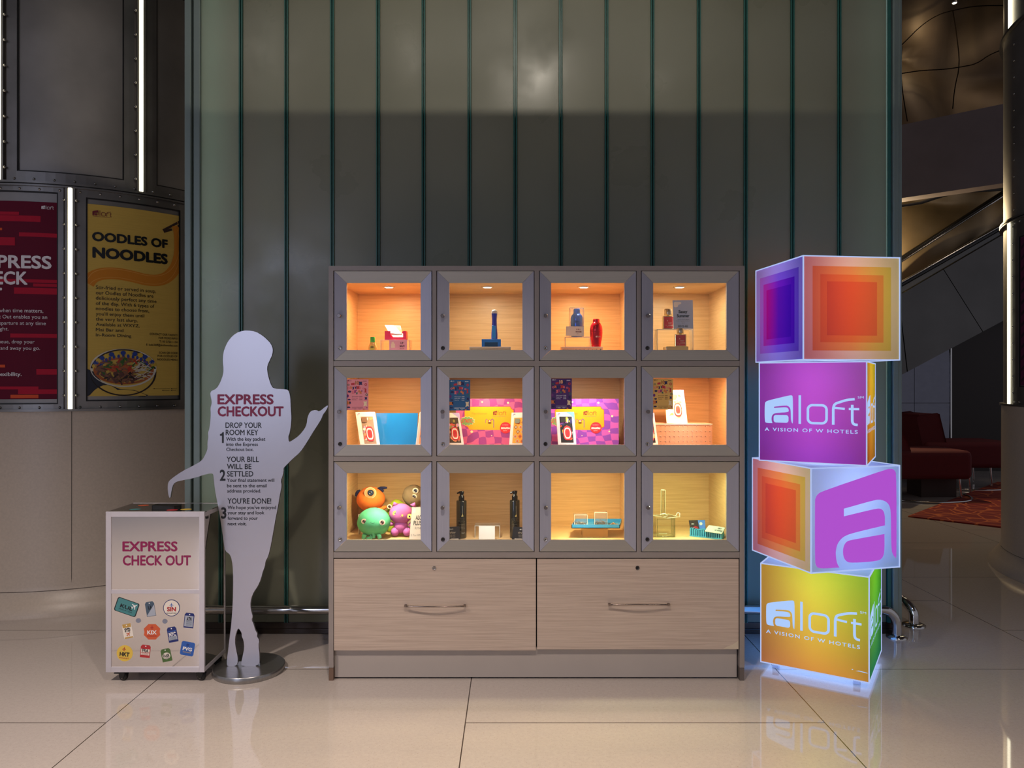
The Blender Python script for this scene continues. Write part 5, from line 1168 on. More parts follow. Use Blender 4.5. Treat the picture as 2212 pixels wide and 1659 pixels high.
    S.merge(MB().poly([[(1009.5+o_+(x-1009.5-o_)*1.08, 909.5+(y-909.5)*1.08) for x, y in pts]], f_, .0022), flat('cream_dot', 250, 232, 190)); S.merge(MB().poly([pts], f_, .0025), flat('burst_green', 120, 168, 104)); t1 = MB(); text(t1, 'LO TASTIC', fx2, 995+o_, 1021+o_, 905.5, 913, .0029, bold=.03); S.merge(t1, flat('burst_red', 214, 52, 52))
    item(S, 'gift_folder', label, 'folder', group='patterned gift folders')
banner(985, 1140, 861.3, 0, m_checker('pink_check', rgb(214, 100, 160), rgb(158, 68, 150), 22), 0, 0, 'pink checked gift folder with a yellow plaque in the second compartment', 1)
banner(1165, 1336.6, 861.5, -24.4+220-220+.0+220-.5-.0, m_checker('violet_check', rgb(206, 100, 200), rgb(140, 76, 190), 22), 0, 0, 'violet checked gift folder with a yellow plaque in the third compartment', 1)
case_box(ext(z2, (95, 1480), (480, 1480), (385, 845), (60, 848)), [Yb, Yb, Yt, Yt], 'phone case box with a dark floral case, left of the pink folder', (flat('case_umber', 74, 56, 44), 'swirl', PAL2[1:]+[flat('pc3_olive', 150, 140, 70)], flat('camera_dark', 90, 76, 56), 1), win=(.26, .20, .88, .87), rim=flat('lilac_wash', 190, 176, 240))
case_box(ext(z2, (1380, 1480), (1760, 1480), (1790, 836), (1430, 842)), [Yb, Yb, Yt, Yt], 'phone case box with a yellow diamond patterned case, right of the pink folder', (flat('case_mustard', 236, 170, 60), 'diamond', [flat('dm_brown', 176, 96, 44), flat('dm_grey', 190, 186, 160), flat('dm_orange', 226, 110, 50)], flat('camera_grey', 130, 140, 130), 1), win=(.16, .19, .80, .86))
case_box(ext(z3, (330, 1480), (692, 1480), (645, 826), (285, 832)), [Yb, Yb, Yt, Yt], 'white and blue phone case box with a black and white swirled case', (PAL[1], 'swirl', PAL, flat('camera_black', 40, 40, 42), 0), win=(.17, .20, .86, .88), rim=flat('sky_wash', 110, 176, 240))
case_box(ext(z4, (90, 1480), (292, 1480), (212, 846), (20, 850)), [Yb, Yb, Yt, Yt], 'edge of a phone case box beside the door frame in the fourth compartment', (PAL[1], 'swirl', PAL, PAL[0], 0), win=(.1, .2, .78, .85), rim=flat('lilac_wash', 190, 176, 240))
o = MB().prism([(at(1294, 0, 3.79).x, 3.79), (at(1338, 0, 3.79).x, 3.79), (at(1333, 0, 3.84).x, 3.84), (at(1298, 0, 3.84).x, 3.84)], lambda u, v, h: Vector((u, v, F2+h)), 0, .024).build('clear_card_holder', MILK); base_origin(o); tag(o, 'low clear card holder in front of the violet folder', 'card holder')
o = MB().box(at(1042, 0, 3.79).x, 3.79, F2, at(1092, 0, 3.79).x, 3.83, F2+.0225).build('flat_white_box', WHITE); base_origin(o); tag(o, 'white box lying in front of the pink folder', 'box')
# crate and boxes of the fourth compartment
Yk = 3.90; zk = CH-(915.5-HY)*Yk/F
crate(at(1413, 0, Yk).x, at(1538.6, 0, Yk).x, F2, zk, Yk, .15, 'large translucent perforated crate in the fourth middle compartment', glowthrough(mat('peach_crate_plastic', rgb(240, 196, 168), .35, var=.02), (.95, .8, .7), .5), 13, 5, .0052)
P4 = lambda *a: [z4(*p) for p in a]
q4 = P4((500, 1062), (880, 1062), (800, 388), (470, 388)); 
case_box(q4, [3.945, 3.945, 3.985, 3.985], 'brightly lit phone case box standing on the translucent crate', (flat('case_cream', 238, 214, 200), 'swirl', PAL2, flat('camera_peach', 236, 140, 110), 0), win=(.2, .14, .82, .88), rim=flat('violet_wash', 150, 120, 210))
q5 = P4((462, 1055), (620, 1055), (602, 790), (445, 786))
S = Sheet(); qv = vquad(q5, [3.915, 3.915, 3.922, 3.922], None); S.merge(slab(qv, .006), WHITE); t1 = MB(); t1.poly([[(.4, .55), (.6, .75), (.9, .8), (.95, .6), (.6, .62)]], bil(qv), .0005); S.merge(t1, flat('tan_print', 200, 150, 110)); item(S, 'small_white_box', 'small white box leaning before the lit phone case box', 'box')
# --- row 3, first compartment: plush toys
def m_plush(name, c):
    return mat(name, c, .85, var=.13, vscale=26, bump=.12, bscale=420, spec=.2)
def disc(S, f_, x, y, rx, ry, m, h): S.merge(MB().poly([ell(x, y, rx, ry, 24)], f_, h), m)
def eye(parent, cpx, cpy, rpx, Y, white, iris, pupil=INK, rim=None, tilt=0):
    """slightly domed embroidered eye facing the door"""
    k = Y/F; S = Sheet(); f_ = lambda u, v, h=0: at(u, v, Y)+Vector((0, -h+.35*k*((u-cpx)**2+(v-cpy)**2)/max(rpx, 1)/2.2, 0))
    disc(S, f_, cpx, cpy, rpx, rpx*.95, rim or white, .000)
    disc(S, f_, cpx, cpy, rpx*.88, rpx*.84, white, .0004); disc(S, f_, cpx+rpx*.02, cpy+rpx*.03, rpx*.60, rpx*.60, iris, .0008); disc(S, f_, cpx, cpy, rpx*.34, rpx*.36, pupil, .0012)
    disc(S, f_, cpx-rpx*.22, cpy+rpx*.26, rpx*.14, rpx*.14, WHITE, .0016); disc(S, f_, cpx+rpx*.24, cpy-rpx*.24, rpx*.10, rpx*.10, WHITE, .0016)
    return S.done('eye', parent)
O3 = m_plush('orange_plush', rgb(224, 118, 50)); G3 = m_plush('green_plush', rgb(78, 166, 130)); M3 = m_plush('magenta_plush', rgb(188, 104, 184)); L3 = m_plush('lime_plush', rgb(150, 168, 44)); Y3 = m_plush('taupe_plush', rgb(150, 132, 108)); N3 = m_plush('navy_plush', rgb(30, 32, 70))
IBL = flat('iris_blue', 34, 56, 110); IRD = flat('iris_maroon', 96, 18, 24); EW = flat('eye_white', 240, 234, 220); SK = flat('eye_patch_peach', 244, 160, 110); YEY = flat('eye_yellow', 236, 220, 110)
zr3 = CH-(1104-HY)*4.10/F
riser(at(774, 0, 4.03).x, at(830, 0, 4.03).x, F3, zr3-.006, 4.03, .16, 'acrylic_riser', 'clear riser under the orange plush toy')
Y = 4.10; k = Y/F; c = at(800.8, 1078, Y)
root = thing('plush_toy', (c.x, Y, zr3-.006), 'round orange one-eyed plush toy with navy antlers, sitting behind the green one', 'plush toy', 'plush toys')
MB().ball(c, 30.5*k, .07, 26.5*k, 36, bump=.03).build('body', O3, root)
eye(root, 799.5, 1065, 13, Y-.070, SK, SK, SK, rim=flat('eye_patch_edge', 246, 190, 150)); eye(root, 800.5, 1064.5, 7.2, Y-.074, flat('eye_ring', 30, 40, 50), IBL)
zo = zx(740, 1010, 9.217)
mb = MB(); P = [at(*zo(x, y), Y) for x, y in ((700, 425), (760, 405), (830, 402), (885, 405))]; mb.tube(P, .007, 10, rs=[.006, .008, .0075, .005]).tube([at(*zo(x, y), Y-.004) for x, y in ((740, 415), (790, 450), (812, 482))], .007, 10, rs=[.006, .0075, .006])
mb.build('antler', N3, root); MB().tube([at(*zo(x, y), Y) for x, y in ((350, 460), (310, 478), (282, 515), (262, 570))], .008, 10, rs=[.007, .010, .009, .006]).build('antler', N3, root)
MB().tube([at(*zo(x, y), Y-.03) for x, y in ((700, 850), (770, 830), (830, 795), (875, 785))], .01, 12, rs=[.012, .012, .010, .007]).build('arm', O3, root)
Y = 3.935; k = Y/F; c = at(807.5, 1127.5, Y)
root = thing('plush_toy', (c.x, Y, F3), 'round green plush toy with tentacle feet at the front of the compartment', 'plush toy', 'plush toys')
MB().ball(c, 35.5*k, .078, 30.5*k, 40, bump=.025, seed=3).build('body', G3, root)
eye(root, 786.2, 1126.4, 6.2, Y-.071, EW, IRD, INK); eye(root, 825.5, 1128.5, 6.6, Y-.070, EW, IRD, INK)
f_ = lambda u, v, h=0: at(u, v, Y-.0795)+Vector((0, -h, 0)); MB().stroke([zo(x, y) for x, y in ((552, 1090), (575, 1108), (605, 1112), (640, 1100))], .5, f_).build('smile', INK, root)
for P, rs in ((((620, 1400), (625, 1350), (605, 1300), (630, 1272), (680, 1268)), (.009, .008, .007, .007, .006)), (((570, 1425), (575, 1380), (555, 1352), (560, 1380), (510, 1410), (480, 1410)), (.008, .006, .005, .006, .008, .009)), (((440, 1330), (425, 1380), (412, 1415)), (.012, .011, .010)), (((720, 1330), (735, 1380), (745, 1408)), (.011, .011, .010))):
    L_ = [at(*zo(x, y), Y-.055) for x, y in P]
    for p in L_: p.z = max(p.z, F3+.009)
    MB().tube(L_, .01, 10, rs=list(rs)).build('tentacle', G3, root)
Y = 4.13; k = Y/F; c = at(857.5, 1113, Y)
root = thing('plush_toy', (c.x, Y, F3), 'lime green plush toy standing at the back behind the magenta cat', 'plush toy', 'plush toys')
MB().ball(c, 23*k, .055, 34*k, 32, bump=.04, seed=9).ball(at(850, 1142, Y), 15*k, .05, 14*k, 24).build('body', L3, root); eye(root, 841.3, 1094.5, 5.4, Y-.058, EW, IRD)
for v in root.children[0].data.vertices: v.co.z = max(v.co.z, .0)
MB().box(at(874, 0, 4.14).x, 4.14, F3, at(905, 0, 4.14).x, 4.26, CH-(1093-HY)*4.2/F).build('acrylic_block', MILK).name = 'acrylic_block'
ob = bpy.data.objects['acrylic_block.001'] if 'acrylic_block.001' in bpy.data.objects else bpy.data.objects['acrylic_block']; base_origin(ob); tag(ob, 'cloudy block under the taupe plush toy', 'block')
Y = 4.19; k = Y/F; c = at(893, 1070.5, Y)
root = thing('plush_toy', (c.x, Y, CH-(1093-HY)*4.2/F), 'taupe plush toy with two stacked blue eyes at the right', 'plush toy', 'plush toys')
MB().ball(c, 23.5*k, .055, 23*k, 36, bump=.06, seed=5).build('body', Y3, root)
eye(root, 897.3, 1060, 6.6, Y-.050, EW, IBL); eye(root, 894, 1073, 6.2, Y-.0535, EW, IBL)
f_ = lambda u, v, h=0: at(u, v, Y-.052)+Vector((0, -h, 0)); MB().stroke([zo(x, y) for x, y in ((1360, 685), (1378, 708), (1400, 714), (1425, 695))], .6, f_).build('smile', INK, root)
Y = 3.99; k = Y/F; c = at(866, 1109.5, Y); zf3 = CH-(1156-HY)*Y/F
root = thing('plush_toy', (c.x, Y, F3), 'magenta cat-like plush toy with yellow eyes beside the price sign', 'plush toy', 'plush toys')
mb = MB().ball(c, 25.5*k, .05, 21.5*k, 36, bump=.03, seed=2)
mb.ball(at(866, 1136, Y), 15*k, .034, 15*k, 28, bump=.03)
for x, y in ((853.5, 1148.5), (879.5, 1148.5)): mb.ball(at(x, y, Y-.012), 9*k, .028, 9.5*k, 20)
for x, y in ((845, 1131.5), (888, 1133)): mb.ball(at(x, y, Y-.005), 6*k, .018, 4.6*k, 16)
ob = mb.build('body', M3, root)
for v in ob.data.vertices: v.co.z = max(v.co.z, .0)
for tip, l_, r_ in (((1020, 680), (985, 780), (1115, 720)), ((1440, 690), (1340, 740), (1470, 800))):
    a_, b_, c_ = (at(*zo(*p), Y-.005) for p in (tip, l_, r_)); d_ = Vector((0, .02, 0)); m_ = (b_+c_)/2
    MB().add([a_, b_, c_, m_+d_, m_-d_*.4], [(0, 1, 4), (0, 4, 2), (0, 2, 3), (0, 3, 1), (1, 3, 2, 4)], 0, True).build('ear', M3, root)
eye(root, 854.3, 1109.2, 6.3, Y-.0455, YEY, flat('eye_amber', 244, 236, 170), flat('slit_green', 60, 90, 30)); eye(root, 884.5, 1115.5, 5.8, Y-.040, YEY, flat('eye_amber', 244, 236, 170), INK)
f_ = lambda u, v, h=0: at(u, v, Y-.0515)+Vector((0, -h, 0)); MB().poly([ell(869, 1113, 2.2, 2, 12)], f_).stroke([zo(x, y) for x, y in ((1148, 965), (1165, 985), (1190, 975), (1192, 962), (1192, 978), (1210, 985))], .5, f_).build('nose_and_mouth', YEY, root)
q = vquad([zo(1325, 1432), zo(1760, 1432), zo(1790, 786), zo(1382, 790)], [3.86, 3.86, 3.90, 3.90], None); q[0].z = q[1].z = F3+.0
S = Sheet(); S.merge(slab(q, .003), flat('grey_white_card', 196, 192, 196, .3)); g = bil(q); t1 = MB()
text(t1, 'ALOFT', g, .22, .66, .76, .63, .0005, bold=.02); text(t1, 'PLUSH', g, .14, .62, .60, .47, .0005, bold=.02); S.merge(t1, INK); t1 = MB(); text(t1, 'RM49', g, .22, .56, .42, .35, .0005); text(t1, '5 For RM200', g, .06, .72, .21, .15, .0005); S.merge(t1, flat('grey_ink', 110, 112, 120)); S.merge(MB().poly([[(.04, .82), (.20, .82), (.20, .94), (.16, .97), (.08, .97), (.04, .94)]], g, .0005), flat('cream_mark', 236, 224, 206))
item(S, 'price_sign', 'grey-white plush toy price sign half hidden at the right of the plush toys', 'sign')
# --- row 3, second compartment: pump bottles
BB = mat('black_bottle', rgb(26, 27, 24), .16, coat=.4, var=.03); PB = flat('black_pump', 12, 11, 11, .2)
def pump(x0, x1, ysh, ytop, Y, label, s_=1):
    k = Y/F; xc = (x0+x1)/2; c = at(xc, 0, Y); zz = lambda py: CH-(py-HY)*k; r = (x1-x0)/2*k
    root = thing('pump_bottle', (c.x, Y, F3), label, 'bottle', 'black pump bottles')
    bd_ = MB().lathe([(r-.003, F3), (r, F3+.004), (r, zz(ysh+1.5)), (r-.002, zz(ysh)), (r*.55, zz(ysh-.3))], (c.x, Y, 0), 36).build('bottle_body', BB, root)
    MB().lathe([(6.3*k, zz(ysh-.2)), (6.3*k, zz(ysh-7.5)), (5.8*k, zz(ysh-9.2)), (4.3*k, zz(ysh-10)), (4.1*k, zz(ysh-16))], (c.x, Y, 0), 28).build('pump_collar', PB, root)
    zt2 = zz(ytop); pts = [(c.x+.013, Y, zt2-.0075), (c.x+.004, Y, zt2-.006), (c.x-.010, Y, zt2-.0065), (c.x-.024, Y, zt2-.012)]
    MB().tube(pts, .006, 12, rs=[.0075, .0075, .006, .0038]).lathe([(4.1*k, zz(ysh-16)), (4.4*k, zt2-.002), (3*k, zt2)], (c.x+.003, Y, 0), 20).build('pump_head', PB, root)
    S = Sheet(); f_ = lambda u, v, h=0: Vector((c.x+r*math.sin(u), Y-(r+.0004+h)*math.cos(u), zz(v))); t1 = MB()
    for j, y in enumerate((1118.5, 1121.5, 1124.5, 1127.5, 1130)): text(t1, ('smoothing shampoo', 'CONDITIONER', 'adds shine', 'for all hair', 'soft and clean')[j], f_, -.85, .8-.2*(j % 2), y-.5, y+.5, .0003)
    S.merge(t1, flat('grey_green_ink', 92, 96, 80)); t1 = MB()
    for j, y in enumerate((1131, 1134, 1137, 1140)): text(t1, 'with argan oil', f_, -.5, .75, y-.5, y+.5, .0003)
    text(t1, 'bar', f_, .1, .8, 1147.5, 1150.5, .0003, bold=.02); t1.poly([[(.25, 1082+9), (.30, 1082+9), (.30, 1112), (.25, 1112)]], f_, .0003); S.merge(t1, flat('silver_ink', 150, 150, 146)); t1 = MB(); t1.poly([[(.0, 1113), (.22, 1111), (.28, 1107), (.36, 1111), (.45, 1113.5), (.2, 1114.3)]], f_, .0005); S.merge(t1, flat('gold_ink', 196, 180, 110)); S.done('bottle_print', root)
pump(985.8, 1008, 1081, 1061, 3.95, 'black pump bottle standing at the left of its compartment')
pump(1101.2, 1122.6, 1080, 1060.3, 3.95, 'black pump bottle standing at the right of its compartment')
zb_ = zx(950, 1010, 9.217)
def dcard(P, Ys, label):
    q = vquad([zb_(*p) for p in P], Ys, None); q[0].z = q[1].z = F3+.004
    S = Sheet(); S.merge(slab(q, .003), flat('black_card', 30, 31, 36, .35)); g = bil(q); t1 = MB(); text(t1, 'drybar', g, .30, .78, .66, .52, .0005, bold=.01); text(t1, 'PRICE LIST', g, .34, .74, .42, .36, .0005); text(t1, 'RM98 each', g, .36, .72, .30, .24, .0005); S.merge(t1, flat('beige_ink', 176, 166, 150)); t1 = MB(); logo(t1, g, .38, .78, .28, h=.0005, tag_=False, sm=False, vs_=.9); S.merge(t1, WHITE)
    o = item(S, 'black_card', label, 'card'); return q
dcard([(60, 1410), (415, 1400), (385, 1170), (30, 1190)], [3.86, 3.86, 3.88, 3.88], 'black name card leaning before the left pump bottle')
dcard([(1432, 1400), (1800, 1410), (1810, 1190), (1465, 1180)], [3.86, 3.86, 3.88, 3.88], 'black name card leaning before the right pump bottle')
for x0_, x1_, y_, lb in ((972, 990, 3.825, 'left'), (1111, 1128.5, 3.825, 'right')):
    o = MB().box(at(x0_, 0, y_).x, y_, F3, at(x1_, 0, y_).x, y_+.03, F3+.016).build('card_holder', MILK, bev=.002); base_origin(o); tag(o, 'small clear card holder at the foot of the %s black card' % lb, 'card holder')
Y = 3.95; zt_ = CH-(1131.5-HY)*4.0/F
x0_, x1_ = at(1025.5, 0, Y).x, at(1080, 0, Y).x
riser(x0_, x1_, F3, zt_, 3.95, .085, 'acrylic_riser', 'low clear acrylic riser between the two pump bottles')
q = vquad([zb_(775, 1402), zb_(1097, 1402), zb_(1097, 1162), zb_(778, 1160)], [3.90, 3.90, 3.915, 3.915], None); q[0].z = q[1].z = F3
S = Sheet(); S.merge(slab(q, .003), WHITE); item(S, 'blank_card', 'blank white card before the low clear riser', 'card')
# --- row 3, third compartment: blue tray with clear cases
za = zx(1170, 1010, 9.217); ztr = CH-(1141.5-HY)*3.93/F
bx_ = [at(1258, 0, 3.98).x, at(1313, 0, 3.98).x]
o = MB().box(bx_[0], 3.975, F3, bx_[1], 4.05, ztr-.001).build('clear_block', mat('amber_block', rgb(236, 186, 110), .15, coat=.5, var=.02)); base_origin(o); tag(o, 'clear block holding up the blue tray', 'block')
fl_, fr_, bl_, br_ = at(*za(595, 1185), 3.93), at(*za(1558, 1205), 3.93), at(*za(682, 1030), 4.10), at(*za(1592, 1040), 4.10)
fl_.z = fr_.z = bl_.z = br_.z = ztr; br_.y = 4.10
tr_ = thing('blue_tray', (fl_+br_)/2, 'shallow sky blue tray of clear cases on a clear block', 'tray')
BT = flat('sky_tray', 56, 140, 200, .3); hz = Vector((0, 0, .020)); i_ = .004
mb = MB().hexa([fl_, fr_, br_, bl_]+[p+Vector((0, 0, .004)) for p in (fl_, fr_, br_, bl_)])
def wallseg(a, b, inn):
    mb.hexa([a, b, b+inn, a+inn]+[p+hz for p in (a, b, b+inn, a+inn)])
wallseg(fl_, fr_, Vector((0, .003, 0))); wallseg(bl_, br_, Vector((0, -.003, 0))); wallseg(fl_, bl_, Vector((.003, 0, 0))); wallseg(fr_, br_, Vector((-.003, 0, 0)))
mb.build('tray_shell', BT, tr_)
ts_ = ztr+.0045
def ccase(x0, x1, yt, Y, d, label, full):
    zt2 = CH-(yt-HY)*Y/F; X0, X1 = at(x0, 0, Y).x, at(x1, 0, Y).x
    root = thing('clear_case', ((X0+X1)/2, Y+d/2, ts_), label, 'case', 'clear cases in the blue tray')
    MB().box(X0, Y, ts_, X1, Y+.0015, zt2).box(X0, Y+.0015, ts_, X0+.0015, Y+d, zt2).box(X1-.0015, Y+.0015, ts_, X1, Y+d, zt2).box(X0, Y+d-.0015, ts_, X1, Y+d, zt2).box(X0, Y+.001, ts_, X1, Y+d, ts_+.001).build('case_walls', CLEAR, root)
    mb = MB()
    for x in (X0-.0006, X1-.0012): mb.box(x, Y-.001, ts_, x+.0018, Y+.0005, zt2)
    mb.box(X0, Y-.001, zt2-.0022, X1, Y+.0005, zt2+.0004).build('case_edges', CLEAREDGE, root); return X0, X1, Y, d
TRK = [mat('silver_trinket', (.75, .70, .62), .18, .9), mat('gold_trinket', (.72, .52, .26), .2, .9), mat('brown_trinket', rgb(120, 84, 60), .4)]
def trinkets(x0, x1, y0, y1, n, h, seed, label):
    R_ = random.Random(seed)
    S = [MB(), MB(), MB()]
    for i in range(n):
        x, y = R_.uniform(x0, x1), R_.uniform(y0, y1); zc = ts_+.003+R_.random()*h*(1-abs((x-(x0+x1)/2)/((x1-x0)/2))*.6)
        a_ = R_.uniform(0, 3.1); r_ = R_.uniform(.003, .0055); k_ = R_.choice((0, 0, 1, 2))
        P = [(x+r_*math.cos(a_+t)*1.2, y+r_*math.sin(a_+t)*.5, zc+r_*math.sin(t)*.8) for t in [j*math.pi*2/7 for j in range(8)]]
        S[k_].tube(P, .0011, 6)
    T = Sheet()
    for s_, m_ in zip(S, TRK): T.merge(s_, m_)
    o = T.done('jewellery'); base_origin(o); tag(o, label, 'jewellery', kind='stuff')
a_ = ccase(1240.5, 1268.8, 1112, 3.97, .05, 'low clear case at the left of the blue tray', 1); trinkets(a_[0]+.008, a_[1]-.008, 3.98, 4.01, 26, .016, 1, 'silver and gold trinkets inside the low clear case')
a_ = ccase(1284.5, 1311.7, 1106.5, 3.97, .05, 'tall clear case in the middle of the blue tray', 1); trinkets(a_[0]+.008, a_[1]-.008, 3.98, 4.01, 34, .024, 2, 'gold trinkets inside the tall clear case')
trinkets(at(1315, 0, 3.99).x, at(1335, 0, 3.99).x, 3.96, 4.0, 36, .010, 3, 'loose heap of small trinkets at the right end of the tray')
o = MB().box(at(1269.5, 0, 3.96).x, 3.95, ts_, at(1302, 0, 3.95).x, 3.966, ts_+.001).build('paper_slip', WHITE); base_origin(o); tag(o, 'white paper slip lying in the blue tray', 'paper')
# --- row 3, fourth compartment
zd = zx(1390, 1010, 9.219); JG = glassy('jar_glass', (.985, 1, .97), .03, .55, .02, .3)
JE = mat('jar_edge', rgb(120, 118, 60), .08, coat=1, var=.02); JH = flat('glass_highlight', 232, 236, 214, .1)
Y = 3.96; k = Y/F; zz = lambda py: CH-(py-HY)*k
X0, X1 = at(1416, 0, Y).x, at(1459, 0, Y).x; zj = zz(1119)
jar = thing('glass_jar', ((X0+X1)/2, Y+.04, F3), 'square clear glass jar with an open lid plate', 'jar')
mb = MB(); t = .003
for a_, b_ in (((X0, Y), (X1, Y+t)), ((X0, Y+.09-t), (X1, Y+.09)), ((X0, Y+t), (X0+t, Y+.09-t)), ((X1-t, Y+t), (X1, Y+.09-t))): mb.box(a_[0], a_[1], F3, b_[0], b_[1], zj)
mb.box(X0, Y, F3, X1, Y+.09, F3+.003).build('jar_walls', JG, jar)
mb = MB()
for (x, y) in ((X0+.010, Y+.003), (X1-.006, Y+.003), (X0-.004, Y+.06), (X1-.004, Y+.086)): mb.tube([(x, y, F3+.004), (x, y, zj-.004)], .0011, 6)
mb.tube([(X0+.01, Y+.002, F3+.005), (X1-.006, Y+.002, F3+.005)], .0013, 6).tube([(X0+.01, Y+.002, zj-.006), (X1-.006, Y+.002, zj-.006)], .0011, 6).build('thick_edges', JE, jar)
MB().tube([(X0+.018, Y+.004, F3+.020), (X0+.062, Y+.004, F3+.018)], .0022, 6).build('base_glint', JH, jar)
P = [at(*zd(180, 905), Y+.05), at(*zd(470, 1000), Y-.035), at(*zd(690, 960), Y+.0), at(*zd(510, 895), Y+.09)]
for p in P: p.z = zj+.004
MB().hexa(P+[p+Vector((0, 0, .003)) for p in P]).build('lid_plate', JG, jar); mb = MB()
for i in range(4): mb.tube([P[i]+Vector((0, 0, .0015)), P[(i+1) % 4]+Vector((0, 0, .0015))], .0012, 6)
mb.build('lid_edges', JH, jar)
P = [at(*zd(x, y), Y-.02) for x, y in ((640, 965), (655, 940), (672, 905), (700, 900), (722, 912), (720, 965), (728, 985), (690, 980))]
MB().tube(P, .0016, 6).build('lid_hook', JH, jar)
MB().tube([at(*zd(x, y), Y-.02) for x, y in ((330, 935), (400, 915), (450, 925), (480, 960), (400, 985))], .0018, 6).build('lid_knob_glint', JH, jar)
c = at(1432.3, 0, 4.0); k4 = 4.0/F; zt_ = CH-(1058.3-HY)*k4
tb = thing('glass_tube', (c.x, 4.0, zj+.008), 'tall clear glass tube standing upright on the jar', 'tube')
MB().lathe([(.0125, zj+.0075), (.0112, zt_)], (c.x, 4.0, 0), 28, cap=False).lathe([(.0098, zj+.0075), (.0088, zt_)], (c.x, 4.0, 0), 28, cap=False).build('tube_wall', JG, tb)
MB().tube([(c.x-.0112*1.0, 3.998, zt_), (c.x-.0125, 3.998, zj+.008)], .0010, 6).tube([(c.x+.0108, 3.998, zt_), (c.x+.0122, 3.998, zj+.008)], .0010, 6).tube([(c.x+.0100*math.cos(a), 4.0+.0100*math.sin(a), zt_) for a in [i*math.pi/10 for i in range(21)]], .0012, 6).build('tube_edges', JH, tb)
o = MB().prism([zd(*p) for p in ()] or [(at(1432, 0, 3.84).x, 3.85), (at(1469, 0, 3.84).x, 3.85), (at(1464, 0, 3.90).x, 3.89), (at(1428, 0, 3.90).x, 3.90)], lambda u, v, h: Vector((u, v, F3+h)), 0, .004).build('flat_glass_piece', flat('pale_blue_glass', 190, 206, 180, .15)); base_origin(o); tag(o, 'flat pale glass piece lying in front of the jar', 'glass piece')
# blue ribbed rack
BR = flat('rack_blue', 60, 156, 204, .4); A_, B_ = at(1489.5, 0, 3.99), at(1559.5, 0, 3.90); A_.z = B_.z = F3
rk = thing('ribbed_rack', (A_+B_)/2, 'bright blue ribbed display rack beside the glass jar', 'rack')
d_ = (B_-A_); n_ = 15; ud = d_.normalized(); pd = Vector((-ud.y, ud.x, 0))
hts = [.034, .034, .030, .028, .028, .030, .031, .031, .031, .030, .030, .030, .030, .030, .030]
Mx = lambda p: Matrix(((ud.x, pd.x, 0, p.x), (ud.y, pd.y, 0, p.y), (0, 0, 1, p.z), (0, 0, 0, 1)))
MB().box(0, -.002, 0, d_.length, .05, .006, M=Mx(A_)).box(0, .014, .006, d_.length, .05, .024, M=Mx(A_)).build('rack_base', BR, rk)
for i in range(n_): MB().box(d_.length*i/n_+.0018, -.002, .006, d_.length*(i+1)/n_-.0022, .050, hts[i]+.010, M=Mx(A_)).build('rib', BR, rk)
q = vquad([zd(935, 1250), zd(1240, 1240), zd(1225, 1040), zd(905, 1050)], [4.0, 4.0, 4.02, 4.02], None)
S = Sheet(); S.merge(slab(q, .006), mat('dark_foil', rgb(70, 66, 72), .2, .5, var=.4, vscale=60, bump=.3, bscale=60)); g = bil(q)
S.merge(MB().poly([[(.62, .02), (.99, .02), (.99, .98), (.55, .98), (.58, .5)]], g, .0005), flat('pouch_blue', 70, 116, 206, .25)); S.merge(MB().poly([[(.1, .05), (.55, .05), (.5, .3), (.35, .42), (.12, .25)]], g, .0008), flat('pouch_red', 150, 40, 50, .25)); S.merge(MB().poly([ell(.72, .62, .1, .16, 12)], g, .0009).poly([ell(.2, .62, .1, .05, 8)], g, .0009), flat('pouch_silver', 180, 190, 200, .2))
item(S, 'snack_pouch', 'dark foil pouch with a blue label tucked into the rack', 'pouch')
q = vquad([zd(1215, 1268), zd(1560, 1320), zd(1628, 1195), zd(1305, 1145)], [3.93, 3.89, 3.93, 3.97], None)
S = Sheet(); S.merge(slab(q, .003), flat('grey_blue_card', 172, 186, 190, .3)); g = bil(q); t1 = MB(); text(t1, 'GIFT', g, .62, .84, .82, .62, .0005, bold=.05); text(t1, 'SET BOARD', g, .50, .96, .46, .30, .0005, bold=.06); S.merge(t1, INK); S.merge(MB().poly([rrect(.08, .18, .32, .88, .06)], g, .0005), flat('pale_green_mark', 200, 222, 190)); item(S, 'price_card', 'grey card with black lettering tilted on the rack', 'card')
# ------------------------------------------------------------ lounge and escalator seen past the wall end
def fan(name, P, m, label, cat, kind='structure', d=.05):
    mb = MB(); n = (P[1]-P[0]).cross(P[2]-P[0]).normalized()
    if n.y > 0: n = -n
    k = len(P); V = list(P)+[p-n*d for p in P]
    o = mb.add(V, [tuple(range(k)), tuple(reversed(range(k, 2*k)))]+[(i, (i+1) % k, k+(i+1) % k, k+i) for i in range(k)]).build(name, m); return tag(o, label, cat, kind=kind)
BROWN = mat('dark_brown_panel', rgb(46, 30, 22), .35, var=.15, vscale=2)
fan('wall_lounge', [Vector((x, 12.4, z)) for x, z in ((1.5, 0), (10.9, 0), (10.9, 7.4), (1.5, 7.4))], mat('lounge_wall', rgb(34, 20, 13), .5), 'dark brown wall behind the lounge', 'wall')
WAVE = mat('wavy_polished_steel', (.15, .15, .18), .14, 1, bump=.8, bscale=1.1, stretch=(1, 1, 1.6))
clad = thing('steel_cladding', at(1985, 1050, 11.9), 'polished rippled steel cladding under the escalator', 'cladding')
sx = [(1880, 1974.6), (1975.6, 2052)]; 
for a, b in sx:
    for t_, bt in ((700, 870.2), (871, 1008)):
        p0, p1 = at(a, bt, 11.9), at(b, t_, 11.9); MB().box(p0.x, 11.9, max(0, p0.z), p1.x, 11.94, p1.z).build('steel_sheet', WAVE, clad)
p0 = at(2052, 0, 11.9); MB().box(p0.x, 11.88, 0, p0.x+.02, 11.95, 2.6).build('edge_trim', CHROME, clad)
